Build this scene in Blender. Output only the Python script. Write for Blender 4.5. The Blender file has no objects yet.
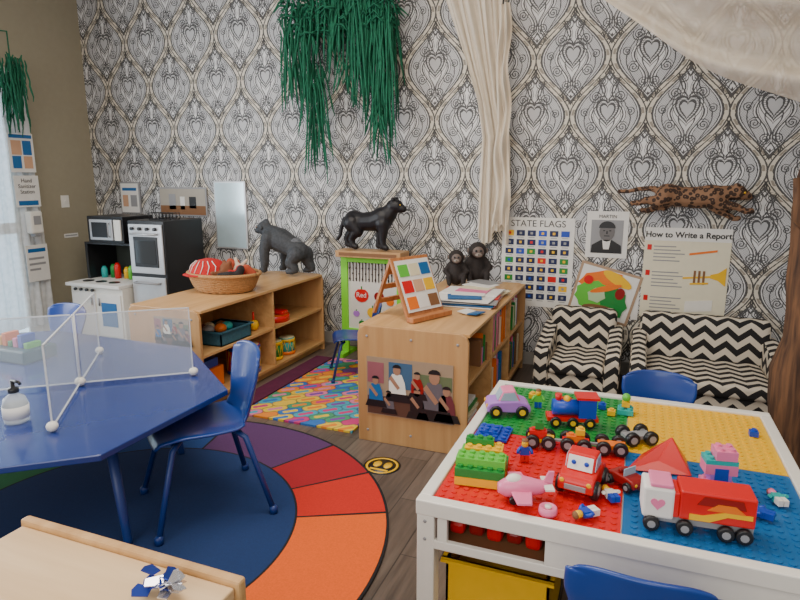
import bpy,bmesh,math,random
from mathutils import Vector,Matrix
random.seed(4)
pi=math.pi
S=bpy.context.scene
COL=S.collection
# ---------------------------------------------------------------- materials
_M={}
def mat(name,col,rough=.55,metal=0,noise=0,nscale=20,bump=0,trans=0,alpha=1,emit=0,coat=0):
    if name in _M: return _M[name]
    m=bpy.data.materials.new(name);m.use_nodes=True
    nt=m.node_tree;b=nt.nodes['Principled BSDF']
    c=(col[0],col[1],col[2],1)
    b.inputs['Base Color'].default_value=c
    b.inputs['Roughness'].default_value=rough
    b.inputs['Metallic'].default_value=metal
    b.inputs['Transmission Weight'].default_value=trans
    b.inputs['Alpha'].default_value=alpha
    b.inputs['Coat Weight'].default_value=coat
    if emit:
        b.inputs['Emission Color'].default_value=c;b.inputs['Emission Strength'].default_value=emit
    tc=nt.nodes.new('ShaderNodeTexCoord')
    n=nt.nodes.new('ShaderNodeTexNoise');n.inputs['Scale'].default_value=nscale;n.inputs['Detail'].default_value=4
    nt.links.new(tc.outputs['Object'],n.inputs['Vector'])
    k=noise if noise else .06
    mx=nt.nodes.new('ShaderNodeMix');mx.data_type='RGBA'
    mx.inputs[6].default_value=(col[0]*(1-k),col[1]*(1-k),col[2]*(1-k),1)
    mx.inputs[7].default_value=(min(1,col[0]*(1+k)),min(1,col[1]*(1+k)),min(1,col[2]*(1+k)),1)
    nt.links.new(n.outputs['Fac'],mx.inputs[0]);nt.links.new(mx.outputs[2],b.inputs['Base Color'])
    if bump:
        bp=nt.nodes.new('ShaderNodeBump');bp.inputs['Strength'].default_value=bump;bp.inputs['Distance'].default_value=.01
        nt.links.new(n.outputs['Fac'],bp.inputs['Height']);nt.links.new(bp.outputs['Normal'],b.inputs['Normal'])
    _M[name]=m
    return m
class E:
    def __init__(s,nt,sock): s.nt=nt;s.s=sock
    def _op(s,op,*a):
        n=s.nt.nodes.new('ShaderNodeMath');n.operation=op
        for i,x in enumerate((s,)+a):
            if isinstance(x,E): s.nt.links.new(x.s,n.inputs[i])
            else: n.inputs[i].default_value=x
        return E(s.nt,n.outputs[0])
    def __add__(s,o): return s._op('ADD',o)
    def __sub__(s,o): return s._op('SUBTRACT',o)
    def __mul__(s,o): return s._op('MULTIPLY',o)
    def __truediv__(s,o): return s._op('DIVIDE',o)
    def fract(s): return s._op('FRACT')
    def abs(s): return s._op('ABSOLUTE')
    def cos(s): return s._op('COSINE')
    def sin(s): return s._op('SINE')
    def sqrt(s): return s._op('SQRT')
    def lt(s,o): return s._op('LESS_THAN',o)
    def gt(s,o): return s._op('GREATER_THAN',o)
    def max(s,o): return s._op('MAXIMUM',o)
    def min(s,o): return s._op('MINIMUM',o)
    def rsub(s,o): return (s*-1.)+o
    def atan2(s,o): return s._op('ARCTAN2',o)
    def floor(s): return s._op('FLOOR')
def mixf(f,a,b): return a+(b-a)*f
def newm(name,rough=.6):
    m=bpy.data.materials.new(name);m.use_nodes=True
    nt=m.node_tree;b=nt.nodes['Principled BSDF'];b.inputs['Roughness'].default_value=rough
    tc=nt.nodes.new('ShaderNodeTexCoord')
    sp=nt.nodes.new('ShaderNodeSeparateXYZ');nt.links.new(tc.outputs['Object'],sp.inputs[0])
    return m,nt,b,tc,E(nt,sp.outputs[0]),E(nt,sp.outputs[1]),E(nt,sp.outputs[2])
def cmix(nt,f,a,b):
    n=nt.nodes.new('ShaderNodeMix');n.data_type='RGBA'
    for i,x in ((0,f),(6,a),(7,b)):
        if isinstance(x,E): nt.links.new(x.s,n.inputs[i])
        elif hasattr(x,'is_linked'): nt.links.new(x,n.inputs[i])
        elif isinstance(x,(tuple,list)): n.inputs[i].default_value=(x[0],x[1],x[2],1)
        else: n.inputs[i].default_value=x
    return n.outputs[2]
def wallpaper():
    m,nt,b,tc,X,Y,Z=newm('damask_wallpaper',.55)
    PX,PZ=.53,.82
    nz=nt.nodes.new('ShaderNodeTexNoise');nz.inputs['Scale'].default_value=45;nz.inputs['Detail'].default_value=2
    nt.links.new(tc.outputs['Object'],nz.inputs['Vector']);N=E(nt,nz.outputs['Fac'])
    u=X/PX;v=(Z+.1)/PZ
    uf=u.fract()-.5;vf=v.fract()-.5
    au=uf.abs();c=(vf*(2*pi)).cos()*.25+.25
    d=au-c
    isA=d.lt(0.)
    lyB=(v+.5).fract()-.5
    lx=mixf(isA,au.rsub(.5),au);ly=mixf(isA,lyB,vf)
    wob=(N-.5)*.018
    x=lx*PX+wob*.6;y=ly*PZ+wob*.6
    D=d.abs()*PX*.75+wob*.4
    w=(N*.9)+.65
    def ring(e,r,ww): return ((e-r).abs()).lt(w*ww)
    def dist(cx,cy): 
        a=x-cx;bb=y-cy
        return (a*a+bb*bb).sqrt()
    lines=ring(D,.030,.0055)
    lines=lines.max(D.lt(.0042)).max(ring(D,.044,.0026))
    bead=((y*62.).sin()).gt(.3)*(D.lt(.022))*(D.gt(.009))
    hx=x/.076;hy=(y+.0)/.088
    h=hx*hx+((hy*1.15-hx.abs().sqrt()*.75)*(hy*1.15-hx.abs().sqrt()*.75))
    lines=lines.max(ring(h,1.,.16)).max(ring(h,.45,.10)).max(ring(h,1.65,.10))
    for cx,cy,r,sg in ((.085,.13,.046,1),(.108,-.088,.042,-1),(.04,-.19,.040,1),(.045,.235,.038,-1),(.158,.02,.032,1),(.03,-.31,.028,1)):
        dd=dist(cx,cy);ang=(y-cy).atan2(x-cx)/(2*pi)*sg
        sp=((dd/.0175-ang).fract()-.5).abs().lt(.20)*dd.lt(r)
        lines=lines.max(sp)
    s1=(x-((y*19.).cos()*.042+.066))
    lines=lines.max(s1.abs().lt(w*.005)).max((s1-.019).abs().lt(.0026)).max((s1+.014).abs().lt(.002))
    s2=(x-((y*26.+1.).cos()*.024+.028))
    lines=lines.max(s2.abs().lt(w*.004)*(h.gt(1.1)))
    s3=(x-((y*13.+2.).sin()*.05+.11));lines=lines.max(s3.abs().lt(w*.0034))
    dia=(x.abs()*1.6+(y-.29).abs());lines=lines.max(ring(dia,.048,.008)).max(dia.lt(.018))
    dia2=(x.abs()*1.6+(y+.27).abs());lines=lines.max(ring(dia2,.054,.008)).max(dia2.lt(.016))
    hatch=((x+y)*380.).sin().gt(.1)*((x-y)*380.).sin().gt(-.3)
    zone=(D.gt(.044))*(s1.gt(.019))
    hz=hatch*zone
    inh=((y*460.).sin().gt(.0))*(h.lt(.9))*(h.gt(.55))
    nz2=nt.nodes.new('ShaderNodeTexNoise');nz2.inputs['Scale'].default_value=9;nt.links.new(tc.outputs['Object'],nz2.inputs['Vector'])
    base=cmix(nt,E(nt,nz2.outputs['Fac']),(.66,.66,.67),(.90,.89,.88))
    base=cmix(nt,(D.lt(.030))*.8,base,(.72,.65,.52))
    base=cmix(nt,zone*.34,base,(.26,.27,.30))
    base=cmix(nt,h.lt(.4)*.5,base,(.34,.35,.38))
    base=cmix(nt,hz*.42,base,(.08,.08,.09))
    base=cmix(nt,inh*.6,base,(.08,.08,.09))
    base=cmix(nt,bead*.7,base,(.14,.11,.08))
    base=cmix(nt,lines*.92,base,(.022,.022,.025))
    nt.links.new(base,b.inputs['Base Color'])
    return m
def wood(name,c1,c2,axis='Y',scale=1.,rough=.45):
    m,nt,b,tc,X,Y,Z=newm(name,rough)
    mp=nt.nodes.new('ShaderNodeMapping');nt.links.new(tc.outputs['Object'],mp.inputs[0])
    s=[14,14,14];s['XYZ'.index(axis)]=1.2;mp.inputs['Scale'].default_value=[k*scale for k in s]
    n=nt.nodes.new('ShaderNodeTexNoise');n.inputs['Scale'].default_value=2.5;n.inputs['Detail'].default_value=6;n.inputs['Distortion'].default_value=.6
    nt.links.new(mp.outputs[0],n.inputs['Vector'])
    nt.links.new(cmix(nt,(E(nt,n.outputs['Fac'])-.3)*2.2,c1,c2),b.inputs['Base Color'])
    return m
def floorm():
    m,nt,b,tc,X,Y,Z=newm('plank_floor',.38)
    w=.16
    row=(X/w).floor();sh=(row*.37).fract()
    fy=((Y/1.1)+sh);seamx=((X/w).fract()-.5).abs().gt(.485);seamy=(fy.fract()-.5).abs().gt(.498)
    cb=nt.nodes.new('ShaderNodeCombineXYZ');nt.links.new(row.s,cb.inputs[0]);nt.links.new(fy.floor().s,cb.inputs[1])
    wn=nt.nodes.new('ShaderNodeTexWhiteNoise');nt.links.new(cb.outputs[0],wn.inputs['Vector'])
    mp=nt.nodes.new('ShaderNodeMapping');nt.links.new(tc.outputs['Object'],mp.inputs[0]);mp.inputs['Scale'].default_value=(22,1.6,1)
    n=nt.nodes.new('ShaderNodeTexNoise');n.inputs['Scale'].default_value=2;n.inputs['Detail'].default_value=7
    nt.links.new(mp.outputs[0],n.inputs['Vector'])
    f=(E(nt,n.outputs['Fac'])*.9+E(nt,wn.outputs['Value'])*.5)-.3
    c=cmix(nt,f,(.05,.036,.03),(.23,.175,.14))
    c=cmix(nt,seamx.max(seamy)*.8,c,(.02,.016,.014))
    nt.links.new(c,b.inputs['Base Color']);return m
def chevron():
    m,nt,b,tc,X,Y,Z=newm('chevron_fabric',.85)
    g=nt.nodes.new('ShaderNodeNewGeometry');sp=nt.nodes.new('ShaderNodeSeparateXYZ');nt.links.new(g.outputs['Normal'],sp.inputs[0])
    nx=E(nt,sp.outputs[0]).abs().gt(.72)
    h=mixf(nx,X,Y);v=mixf(nx,Z+Y,Z)
    tri=((h/.14).fract()-.5).abs()
    s=((v+tri*.12)/.10).fract().lt(.5)
    nt.links.new(cmix(nt,s,(.74,.66,.54),(.016,.015,.016)),b.inputs['Base Color']);return m
def spots():
    m,nt,b,tc,X,Y,Z=newm('jaguar_fur',.8)
    vo=nt.nodes.new('ShaderNodeTexVoronoi');vo.inputs['Scale'].default_value=34;nt.links.new(tc.outputs['Object'],vo.inputs['Vector'])
    d=E(nt,vo.outputs['Distance'])
    f=(d.lt(.52))*(d.gt(.13))
    n=nt.nodes.new('ShaderNodeTexNoise');n.inputs['Scale'].default_value=6;nt.links.new(tc.outputs['Object'],n.inputs['Vector'])
    c=cmix(nt,E(nt,n.outputs['Fac']),(.16,.07,.035),(.36,.20,.11))
    nt.links.new(cmix(nt,f*.9,c,(.02,.010,.008)),b.inputs['Base Color']);return m
def foam():
    m,nt,b,tc,X,Y,Z=newm('foam_puzzle',.8)
    P=.115
    uu=X/P+(Y*(2*pi/P)).sin()*.14;vv=Y/P+(X*(2*pi/P)).sin()*.14
    cb=nt.nodes.new('ShaderNodeCombineXYZ');nt.links.new(uu.floor().s,cb.inputs[0]);nt.links.new(vv.floor().s,cb.inputs[1])
    wn=nt.nodes.new('ShaderNodeTexWhiteNoise');nt.links.new(cb.outputs[0],wn.inputs['Vector'])
    cb2=nt.nodes.new('ShaderNodeCombineXYZ');nt.links.new(vv.floor().s,cb2.inputs[0]);nt.links.new(uu.floor().s,cb2.inputs[1])
    wn2=nt.nodes.new('ShaderNodeTexWhiteNoise');nt.links.new(cb2.outputs[0],wn2.inputs['Vector'])
    cs=[(.80,.24,.02),(.60,.04,.20),(.03,.16,.50),(.80,.55,.04),(.06,.32,.16),(.70,.20,.36),(.20,.06,.36),(.06,.36,.50)]
    def ramp(o):
        r=nt.nodes.new('ShaderNodeValToRGB');r.color_ramp.interpolation='CONSTANT'
        el=r.color_ramp.elements
        el[0].color=cs[0]+(1,);el[0].position=0;el[1].color=cs[1]+(1,);el[1].position=.125
        for i in range(2,8):
            e=el.new(i/8);e.color=cs[i]+(1,)
        nt.links.new(o,r.inputs[0]);return r.outputs[0]
    a=uu.fract()-.5;bb=vv.fract()-.5
    inner=((a*a+bb*bb).sqrt()).lt(.25)
    seam=((a.abs().gt(.45)).max(bb.abs().gt(.45)))
    c=cmix(nt,inner*1.,ramp(wn.outputs['Value']),ramp(wn2.outputs['Value']))
    nt.links.new(cmix(nt,seam*.55,c,(.05,.03,.05)),b.inputs['Base Color']);return m

W_WALL=wallpaper();W_FLOOR=floorm();CHEV=chevron();SPOT=spots();FOAM=foam()
MAPLE=wood('maple_wood',(.50,.27,.10),(.68,.41,.175),'Y',.6,.4)
MAPLEX=wood('maple_panel',(.45,.235,.09),(.58,.34,.145),'Z',.5,.4)
BIRCH=wood('birch_wood',(.62,.40,.20),(.78,.55,.31),'X',.5,.4)
DARKW=wood('rough_post_wood',(.035,.015,.008),(.21,.095,.04),'Z',1.2,.8)
TAN=mat('tan_wall_paint',(.34,.30,.21),.8)
WHITE=mat('white_paint',(.82,.79,.72),.4)
PAPER=mat('white_paper',(.80,.78,.74),.7)
BLACK=mat('black_plastic',(.012,.012,.014),.35)
BLUE=mat('blue_plastic',(.008,.045,.26),.32,coat=.25)
BLUEM=mat('blue_metal',(.012,.04,.20),.4)
TBLUE=mat('blue_laminate',(.012,.036,.20),.25,coat=.3)
RED=mat('red_plastic',(.66,.010,.010),.3)
DRED=mat('dark_red_plastic',(.28,.010,.010),.3)
GREEN=mat('green_plastic',(.015,.24,.04),.35)
LGREEN=mat('light_green_plastic',(.12,.52,.05),.35)
YEL=mat('yellow_plastic',(.88,.50,.005),.35)
ORG=mat('orange_plastic',(.85,.18,.008),.4)
LBLUE=mat('light_blue_plastic',(.012,.13,.36),.35)
PLB=mat('toy_blue_plastic',(.01,.06,.45),.35)
TEAL=mat('teal_plastic',(.02,.40,.38),.4)
PINK=mat('pink_plastic',(.82,.20,.38),.35)
LAV=mat('lavender_plastic',(.42,.18,.62),.35)
GREY=mat('grey_plastic',(.30,.30,.31),.4)
SILVER=mat('silver_paint',(.55,.56,.58),.3,.4)
LIME=mat('lime_paint',(.22,.72,.03),.5)
BROWN=mat('brown_card',(.22,.10,.04),.7)
SKIN=mat('peach_card',(.62,.36,.22),.7)
CREAM=mat('cream_paper',(.74,.66,.44),.7)
# ---------------------------------------------------------------- mesh helpers
CUR=[None]
def G(name,loc=(0,0,0),rz=0,s=1,rx=0,ry=0):
    e=bpy.data.objects.new(name,None);e.empty_display_size=.05
    e.location=loc;e.rotation_euler=(rx,ry,rz);e.scale=(s,s,s);COL.objects.link(e);CUR[0]=e;return e
def END(): CUR[0]=None
def mk(name,bm,mats,smooth=False,bevel=0,seg=2):
    me=bpy.data.meshes.new(name);bm.normal_update();bm.to_mesh(me);bm.free()
    o=bpy.data.objects.new(name,me);COL.objects.link(o)
    if not isinstance(mats,(list,tuple)): mats=[mats]
    for x in mats: me.materials.append(x)
    if smooth:
        for p in me.polygons: p.use_smooth=True
    if bevel:
        b=o.modifiers.new('b','BEVEL');b.width=bevel;b.segments=seg;b.limit_method='ANGLE'
    if CUR[0]: o.parent=CUR[0]
    return o
def addbox(bm,x0,x1,y0,y1,z0,z1,mi=0,M=None):
    vs=[bm.verts.new((x,y,z)) for z in (z0,z1) for y in (y0,y1) for x in (x0,x1)]
    if M: 
        for v in vs: v.co=M@v.co
    for f in ((0,2,3,1),(4,5,7,6),(0,1,5,4),(1,3,7,5),(3,2,6,7),(2,0,4,6)):
        bm.faces.new([vs[i] for i in f]).material_index=mi
def box(name,x0,x1,y0,y1,z0,z1,m,bevel=0,M=None):
    bm=bmesh.new();addbox(bm,x0,x1,y0,y1,z0,z1,0,M);return mk(name,bm,m,bevel=bevel)
def addtube(bm,pts,rs,n=10,mi=0,cap=True,flat=1.):
    pts=[Vector(p) for p in pts]
    if not isinstance(rs,(list,tuple)): rs=[rs]*len(pts)
    rings=[];up=None
    for i,p in enumerate(pts):
        t=(pts[min(i+1,len(pts)-1)]-pts[max(i-1,0)]).normalized()
        if up is None: 
            up=Vector((0,0,1)) if abs(t.z)<.9 else Vector((0,1,0))
        a=t.cross(up)
        if a.length<1e-4: a=t.orthogonal()
        a.normalize();b=a.cross(t).normalized();up=b
        rings.append([bm.verts.new(p+(a*math.cos(2*pi*k/n)+b*math.sin(2*pi*k/n)*flat)*rs[i]) for k in range(n)])
    for i in range(len(rings)-1):
        for k in range(n):
            f=bm.faces.new((rings[i][k],rings[i][(k+1)%n],rings[i+1][(k+1)%n],rings[i+1][k]));f.material_index=mi;f.smooth=True
    if cap:
        bm.faces.new(rings[0][::-1]).material_index=mi;bm.faces.new(rings[-1]).material_index=mi
def tube(name,pts,rs,m,n=10,flat=1.):
    bm=bmesh.new();addtube(bm,pts,rs,n,flat=flat);return mk(name,bm,m)
def addball(bm,c,r,mi=0,seg=14,sc=(1,1,1)):
    M=Matrix.Translation(c)@Matrix.Diagonal((r*sc[0],r*sc[1],r*sc[2],1))
    g=bmesh.ops.create_uvsphere(bm,u_segments=seg,v_segments=max(6,seg//2+1),radius=1,matrix=M)
    for v in g['verts']:
        for f in v.link_faces: f.material_index=mi;f.smooth=True
def ball(name,c,r,m,sc=(1,1,1)):
    bm=bmesh.new();addball(bm,c,r,0,18,sc);return mk(name,bm,m)
def lathe(name,prof,m,n=28,c=(0,0,0),sx=1,sy=1,axis=None):
    bm=bmesh.new();rings=[]
    for r,z in prof:
        rings.append([bm.verts.new((c[0]+max(r,1e-4)*sx*math.cos(2*pi*k/n),c[1]+max(r,1e-4)*sy*math.sin(2*pi*k/n),c[2]+z)) for k in range(n)])
    for i in range(len(rings)-1):
        for k in range(n): bm.faces.new((rings[i][k],rings[i][(k+1)%n],rings[i+1][(k+1)%n],rings[i+1][k])).smooth=True
    bmesh.ops.recalc_face_normals(bm,faces=bm.faces)
    return mk(name,bm,m)
def addprism(bm,pts,z0,z1,mi=0,M=None):
    a=[bm.verts.new((x,y,z0)) for x,y in pts];b=[bm.verts.new((x,y,z1)) for x,y in pts]
    if M:
        for v in a+b: v.co=M@v.co
    n=len(pts);fs=[bm.faces.new(a[::-1]),bm.faces.new(b)]
    for i in range(n): fs.append(bm.faces.new((a[i],a[(i+1)%n],b[(i+1)%n],b[i])))
    for f in fs: f.material_index=mi
    bmesh.ops.recalc_face_normals(bm,faces=fs)
def prism(name,pts,z0,z1,m,bevel=0,M=None):
    bm=bmesh.new();addprism(bm,pts,z0,z1,0,M);return mk(name,bm,m,bevel=bevel)
RX=Matrix.Rotation(pi/2,4,'X')
def vprism(name,pts,y0,y1,m,bevel=0):
    return prism(name,pts,-y1,-y0,m,bevel,RX)
def text(name,s,size,m,loc,rx=pi/2,ry=0,rz=0,align='LEFT',bold=0):
    c=bpy.data.curves.new(name,'FONT');c.body=s;c.size=size;c.extrude=.0006;c.align_x=align;c.offset=bold
    c.materials.append(m);o=bpy.data.objects.new(name,c);COL.objects.link(o);o.location=loc;o.rotation_euler=(rx,ry,rz)
    if CUR[0]: o.parent=CUR[0]
    return o
def organic(name,chains,balls,m,voxel=.008,sm=4,fat=1.):
    bm=bmesh.new()
    for ch in chains:
        addtube(bm,[c[:3] for c in ch],[c[3]*fat for c in ch],12)
        for c in ch: addball(bm,c[:3],c[3]*.99*fat,0,12)
    for bl in balls: addball(bm,bl[:3],bl[3],0,14,bl[4] if len(bl)>4 else (1,1,1))
    o=mk(name,bm,m,True)
    r=o.modifiers.new('r','REMESH');r.mode='VOXEL';r.voxel_size=voxel;r.use_smooth_shade=True
    s=o.modifiers.new('s','SMOOTH');s.iterations=sm;s.factor=.5
    return o
# ---------------------------------------------------------------- room
YW=4.8;XL=-5.34;ZC=3.7
box('floor',XL-.1,3.2,-1.5,YW+.1,-.1,0,W_FLOOR)
box('wall_back',XL-.1,3.2,YW,YW+.1,0,ZC,W_WALL)
box('wall_left',XL-.1,XL,-1.5,YW,0,ZC,TAN)
box('ceiling',XL-.1,3.2,-1.5,YW+.1,ZC,ZC+.1,mat('ceiling_white',(.75,.74,.70),.9))
box('baseboard_back',XL+.02,3.2,YW-.015,YW,0,.1,mat('baseboard_grey',(.35,.33,.30),.5))
box('baseboard_left',XL,XL+.015,4.2,YW-.02,0,.1,_M['baseboard_grey'])
G('door_1',(XL,0,0))
box('frame_far',.0,.05,3.98,4.06,0,2.45,WHITE)
box('frame_top',.0,.05,2.9,4.06,2.38,2.46,WHITE)
box('glass',.005,.02,2.9,3.98,.05,2.38,mat('bright_glass',(.60,.80,.95),.1,emit=2.2))
box('door_rail',.02,.04,2.9,3.98,1.0,1.1,WHITE);box('door_stile',.02,.045,3.86,3.98,.05,2.38,WHITE)
END()
def curtain(name,pathfn,rows,cols,m,thick=0.0):
    bm=bmesh.new();g=[[bm.verts.new(pathfn(i/(rows),j/(cols))) for j in range(cols+1)] for i in range(rows+1)]
    for i in range(rows):
        for j in range(cols): bm.faces.new((g[i][j],g[i][j+1],g[i+1][j+1],g[i+1][j])).smooth=True
    return mk(name,bm,m)
lace=mat('white_lace_fabric',(.80,.82,.84),.9,noise=.35,nscale=22,alpha=.75)
curtain('door_curtain',lambda s,t:(XL+.09+.014*math.sin(t*46+2*math.sin(s*3))+.008*math.sin(t*90+s*9),3.25+.81*t+.04*s*t,2.42-2.3*s),30,100,lace)
G('hand_sanitizer_dispenser',(XL+.14,3.93,1.0));box('body',0,.08,-.06,.06,0,.2,WHITE,.015);box('window',.078,.084,-.035,.035,.08,.16,GREY);box('spout',.01,.07,-.03,.03,-.03,.01,GREY,.008);END()
def sign(name,y,z,w,h,items,txt=None):
    G(name,(XL+.135,y,z));box('sheet',0,.004,-w/2,w/2,-h/2,h/2,PAPER)
    for k,(a,b,c,d,mm) in enumerate(items): box('mark_%d'%k,.004,.006,-w/2+a*w,-w/2+b*w,-h/2+c*h,-h/2+d*h,mm)
    if txt:
        for k,l in enumerate(txt): text('line_%d'%k,l,.05,BLACK,(.006,0,h/2-.06-.05*k),rz=pi/2,align='CENTER')
    END()
sign('instruction_poster',3.92,1.72,.24,.34,[(.05,.95,.88,.97,LBLUE),(.1,.5,.45,.82,SKIN),(.55,.9,.45,.82,LBLUE),(.1,.45,.1,.42,LBLUE),(.55,.9,.1,.42,SKIN)])
sign('hand_sanitizer_sign',3.93,1.38,.24,.28,[(.1,.9,.05,.2,LBLUE)],['Hand','Sanitizer','Station'])
sign('notice_sheet',3.95,.72,.22,.34,[(.1,.9,.8,.9,LBLUE),(.1,.8,.6,.66,GREY),(.1,.85,.45,.51,GREY),(.1,.6,.3,.36,GREY)])
G('light_switch',(XL,4.42,1.27));box('plate',0,.008,-.045,.045,-.06,.06,WHITE,.003);box('toggle',.008,.02,-.008,.008,-.012,.012,WHITE);END()
G('wall_label',(XL,4.45,.93));box('strip',0,.004,-.08,.08,-.02,.02,PAPER);box('print',.004,.005,-.07,.07,-.006,.006,GREY);END()
# ---------------------------------------------------------------- rug, mats, sticker
def ring_sector(bm,r0,r1,a0,a1,mi,z0=0.001,z1=.010):
    n=max(2,int(abs(a1-a0)/3));pts=[]
    for k in range(n+1):
        a=math.radians(a0+(a1-a0)*k/n);pts.append((r1*math.cos(a),r1*math.sin(a)))
    if r0>0:
        for k in range(n,-1,-1):
            a=math.radians(a0+(a1-a0)*k/n);pts.append((r0*math.cos(a),r0*math.sin(a)))
    addprism(bm,pts,z0,z1,mi)
rm=[mat('rug_navy',(.008,.032,.13),.95,noise=.3,nscale=150),mat('rug_purple',(.09,.03,.12),.95,noise=.2,nscale=150),mat('rug_crimson',(.36,.010,.018),.95,noise=.2,nscale=150),
    mat('rug_red',(.58,.020,.010),.95,noise=.2,nscale=150),mat('rug_orange',(.82,.12,.008),.95,noise=.2,nscale=150),mat('rug_black',(.01,.01,.012),.95),mat('rug_blue',(.012,.06,.24),.95,noise=.2,nscale=150),mat('rug_green',(.03,.2,.06),.95)]
bm=bmesh.new();R,r=1.19,.78
ring_sector(bm,0,r-.01,0,360,0);ring_sector(bm,r-.01,r,0,359.9,5)
secs=[(102,65,1),(65,46,2),(46,27,3),(27,-14,4),(-14,-55,4),(102,140,6),(140,180,7),(180,222,4),(222,264,3),(264,305,1)]
for a,b_,mi in secs:
    lo,hi=min(a,b_),max(a,b_);ring_sector(bm,r,R-.012,lo+.4,hi-.4,mi);ring_sector(bm,r,R-.012,hi-.4,hi+.4,5)
ring_sector(bm,R-.012,R,0,359.9,5,.001,.011)
o=mk('round_classroom_rug',bm,rm);o.location=(-2.02,1.75,0)
box('puzzle_foam_mat',-2.3,-1.5,3.02,4.33,.001,.014,FOAM)
box('purple_floor_mat',-2.47,-2.32,3.0,4.33,.001,.012,mat('plum_mat',(.10,.01,.05),.9,noise=.3))
G('floor_sticker',(-1.17,2.71,0));lathe('disc',[(0,.002),(.1,.002),(.1,0)],BLACK);lathe('ring',[(.075,.0025),(.075,.003),(.088,.003),(.088,.0025)],YEL)
for k,x in enumerate((-.03,.03)): lathe('foot_%d'%k,[(0,.0035),(.022,.0035),(.022,.002)],YEL,c=(x,.01,0),sy=1.5)
box('bar',-.05,.05,-.055,-.04,.002,.0035,YEL);END()
# ---------------------------------------------------------------- shelves
def shelf(name,x0,x1,y0,y1,h,divs,levels,wood_end=MAPLEX):
    g=G(name);t=.022
    def endp(nm,y):
        pts=[(x0,.0),(x1,.0),(x1,h-.05),(x1-.012,h-.018),(x1-.045,h),(x0+.045,h),(x0+.012,h-.018),(x0,h-.05)]
        vprism(nm,pts,y,y+t,wood_end,.004)
    endp('end_near',y0);endp('end_far',y1-t)
    box('top',x0,x1,y0+t,y1-t,h-t,h-.002,MAPLE,.003)
    box('back',x0,x0+.012,y0+t,y1-t,.06,h-t,MAPLE)
    box('bottom',x0+.012,x1,y0+t,y1-t,.06,.08,MAPLE);box('kick',x1-.06,x1-.045,y0+t,y1-t,0,.06,MAPLE)
    for k,z in enumerate(levels): box('shelf_%d'%k,x0+.012,x1-.01,y0+t,y1-t,z,z+.02,MAPLE,.002)
    for k,y in enumerate(divs): box('divider_%d'%k,x0+.012,x1-.005,y,y+.02,.08,h-t,MAPLE,.002)
    bm=bmesh.new()
    for xx in (x0+.06,(x0+x1)/2,x1-.06):
        for zz in (.07,h-.06):addball(bm,(xx,y0-.001,zz),.008,0,8,(1,.4,1))
    mk('screws',bm,GREY)
    return g
shelf('toy_shelf',-3.1,-2.52,2.95,4.57,.68,[3.78],[.36]);END()
shelf('book_shelf',-1.43,-.78,2.97,4.68,.69,[3.55,4.1],[.38]);END()
def person(bm,x,z,s,mi,sk=3):
    def pr(pts,y,m_): addprism(bm,[(x+a*s,z+b*s) for a,b in pts],-y,-y+.001,m_,RX)
    pr([(-.05,0),(.06,0),(.05,.08),(.03,.13),(-.03,.13),(-.05,.08)],-.006,mi)
    pr([(-.08,-.04),(.09,-.04),(.07,.01),(-.06,.01)],-.0065,4)
    pr([(.024*math.cos(k*pi/5),.153+.030*math.sin(k*pi/5)) for k in range(10)],-.0065,sk)
    pr([(.028*math.cos(k*pi/5),.168+.022*math.sin(k*pi/5)) for k in range(6)],-.007,4)
    pr([(-.05,.10),(-.035,.12),(.02,.05),(.005,.035)],-.0072,sk)
def photo(name,loc,s):
    G(name,loc,0,s)
    box('print',-.255,.255,-.003,0,-.17,.17,mat('photo_wall',(.34,.25,.17),.35),0)
    vprism('photo_rug',[(-.25,-.165),(.25,-.165),(.25,-.04),(-.25,-.06)],-.0045,-.003,mat('photo_floor',(.10,.05,.035),.35))
    vprism('photo_window',[(-.12,.0),(.02,.0),(.02,.15),(-.12,.15)],-.0045,-.003,mat('photo_blue',(.05,.12,.22),.35))
    vprism('photo_board',[(-.25,.02),(-.15,.02),(-.15,.14),(-.25,.14)],-.0045,-.003,mat('photo_mauve',(.30,.10,.12),.35))
    vprism('photo_shelf',[(.05,.02),(.25,.02),(.25,.10),(.05,.10)],-.0045,-.003,mat('photo_green',(.12,.16,.08),.35))
    bm=bmesh.new()
    person(bm,-.2,-.09,.8,0);person(bm,-.07,-.04,.95,2);person(bm,.05,-.02,.7,1);person(bm,.15,-.11,1.3,5);person(bm,.05,-.13,.8,4);person(bm,-.12,-.13,.6,5);person(bm,.22,-.12,.9,6)
    mk('photo_people',bm,[LBLUE,DRED,WHITE,mat('photo_skin',(.36,.19,.12),.4),BLACK,mat('photo_grey',(.12,.11,.13),.4),mat('photo_maroon',(.15,.03,.04),.4)]);END()
photo('classroom_photo',(-1.115,2.966,.345),1)
photo('classroom_photo',(-2.74,2.946,.53),.55)
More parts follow.
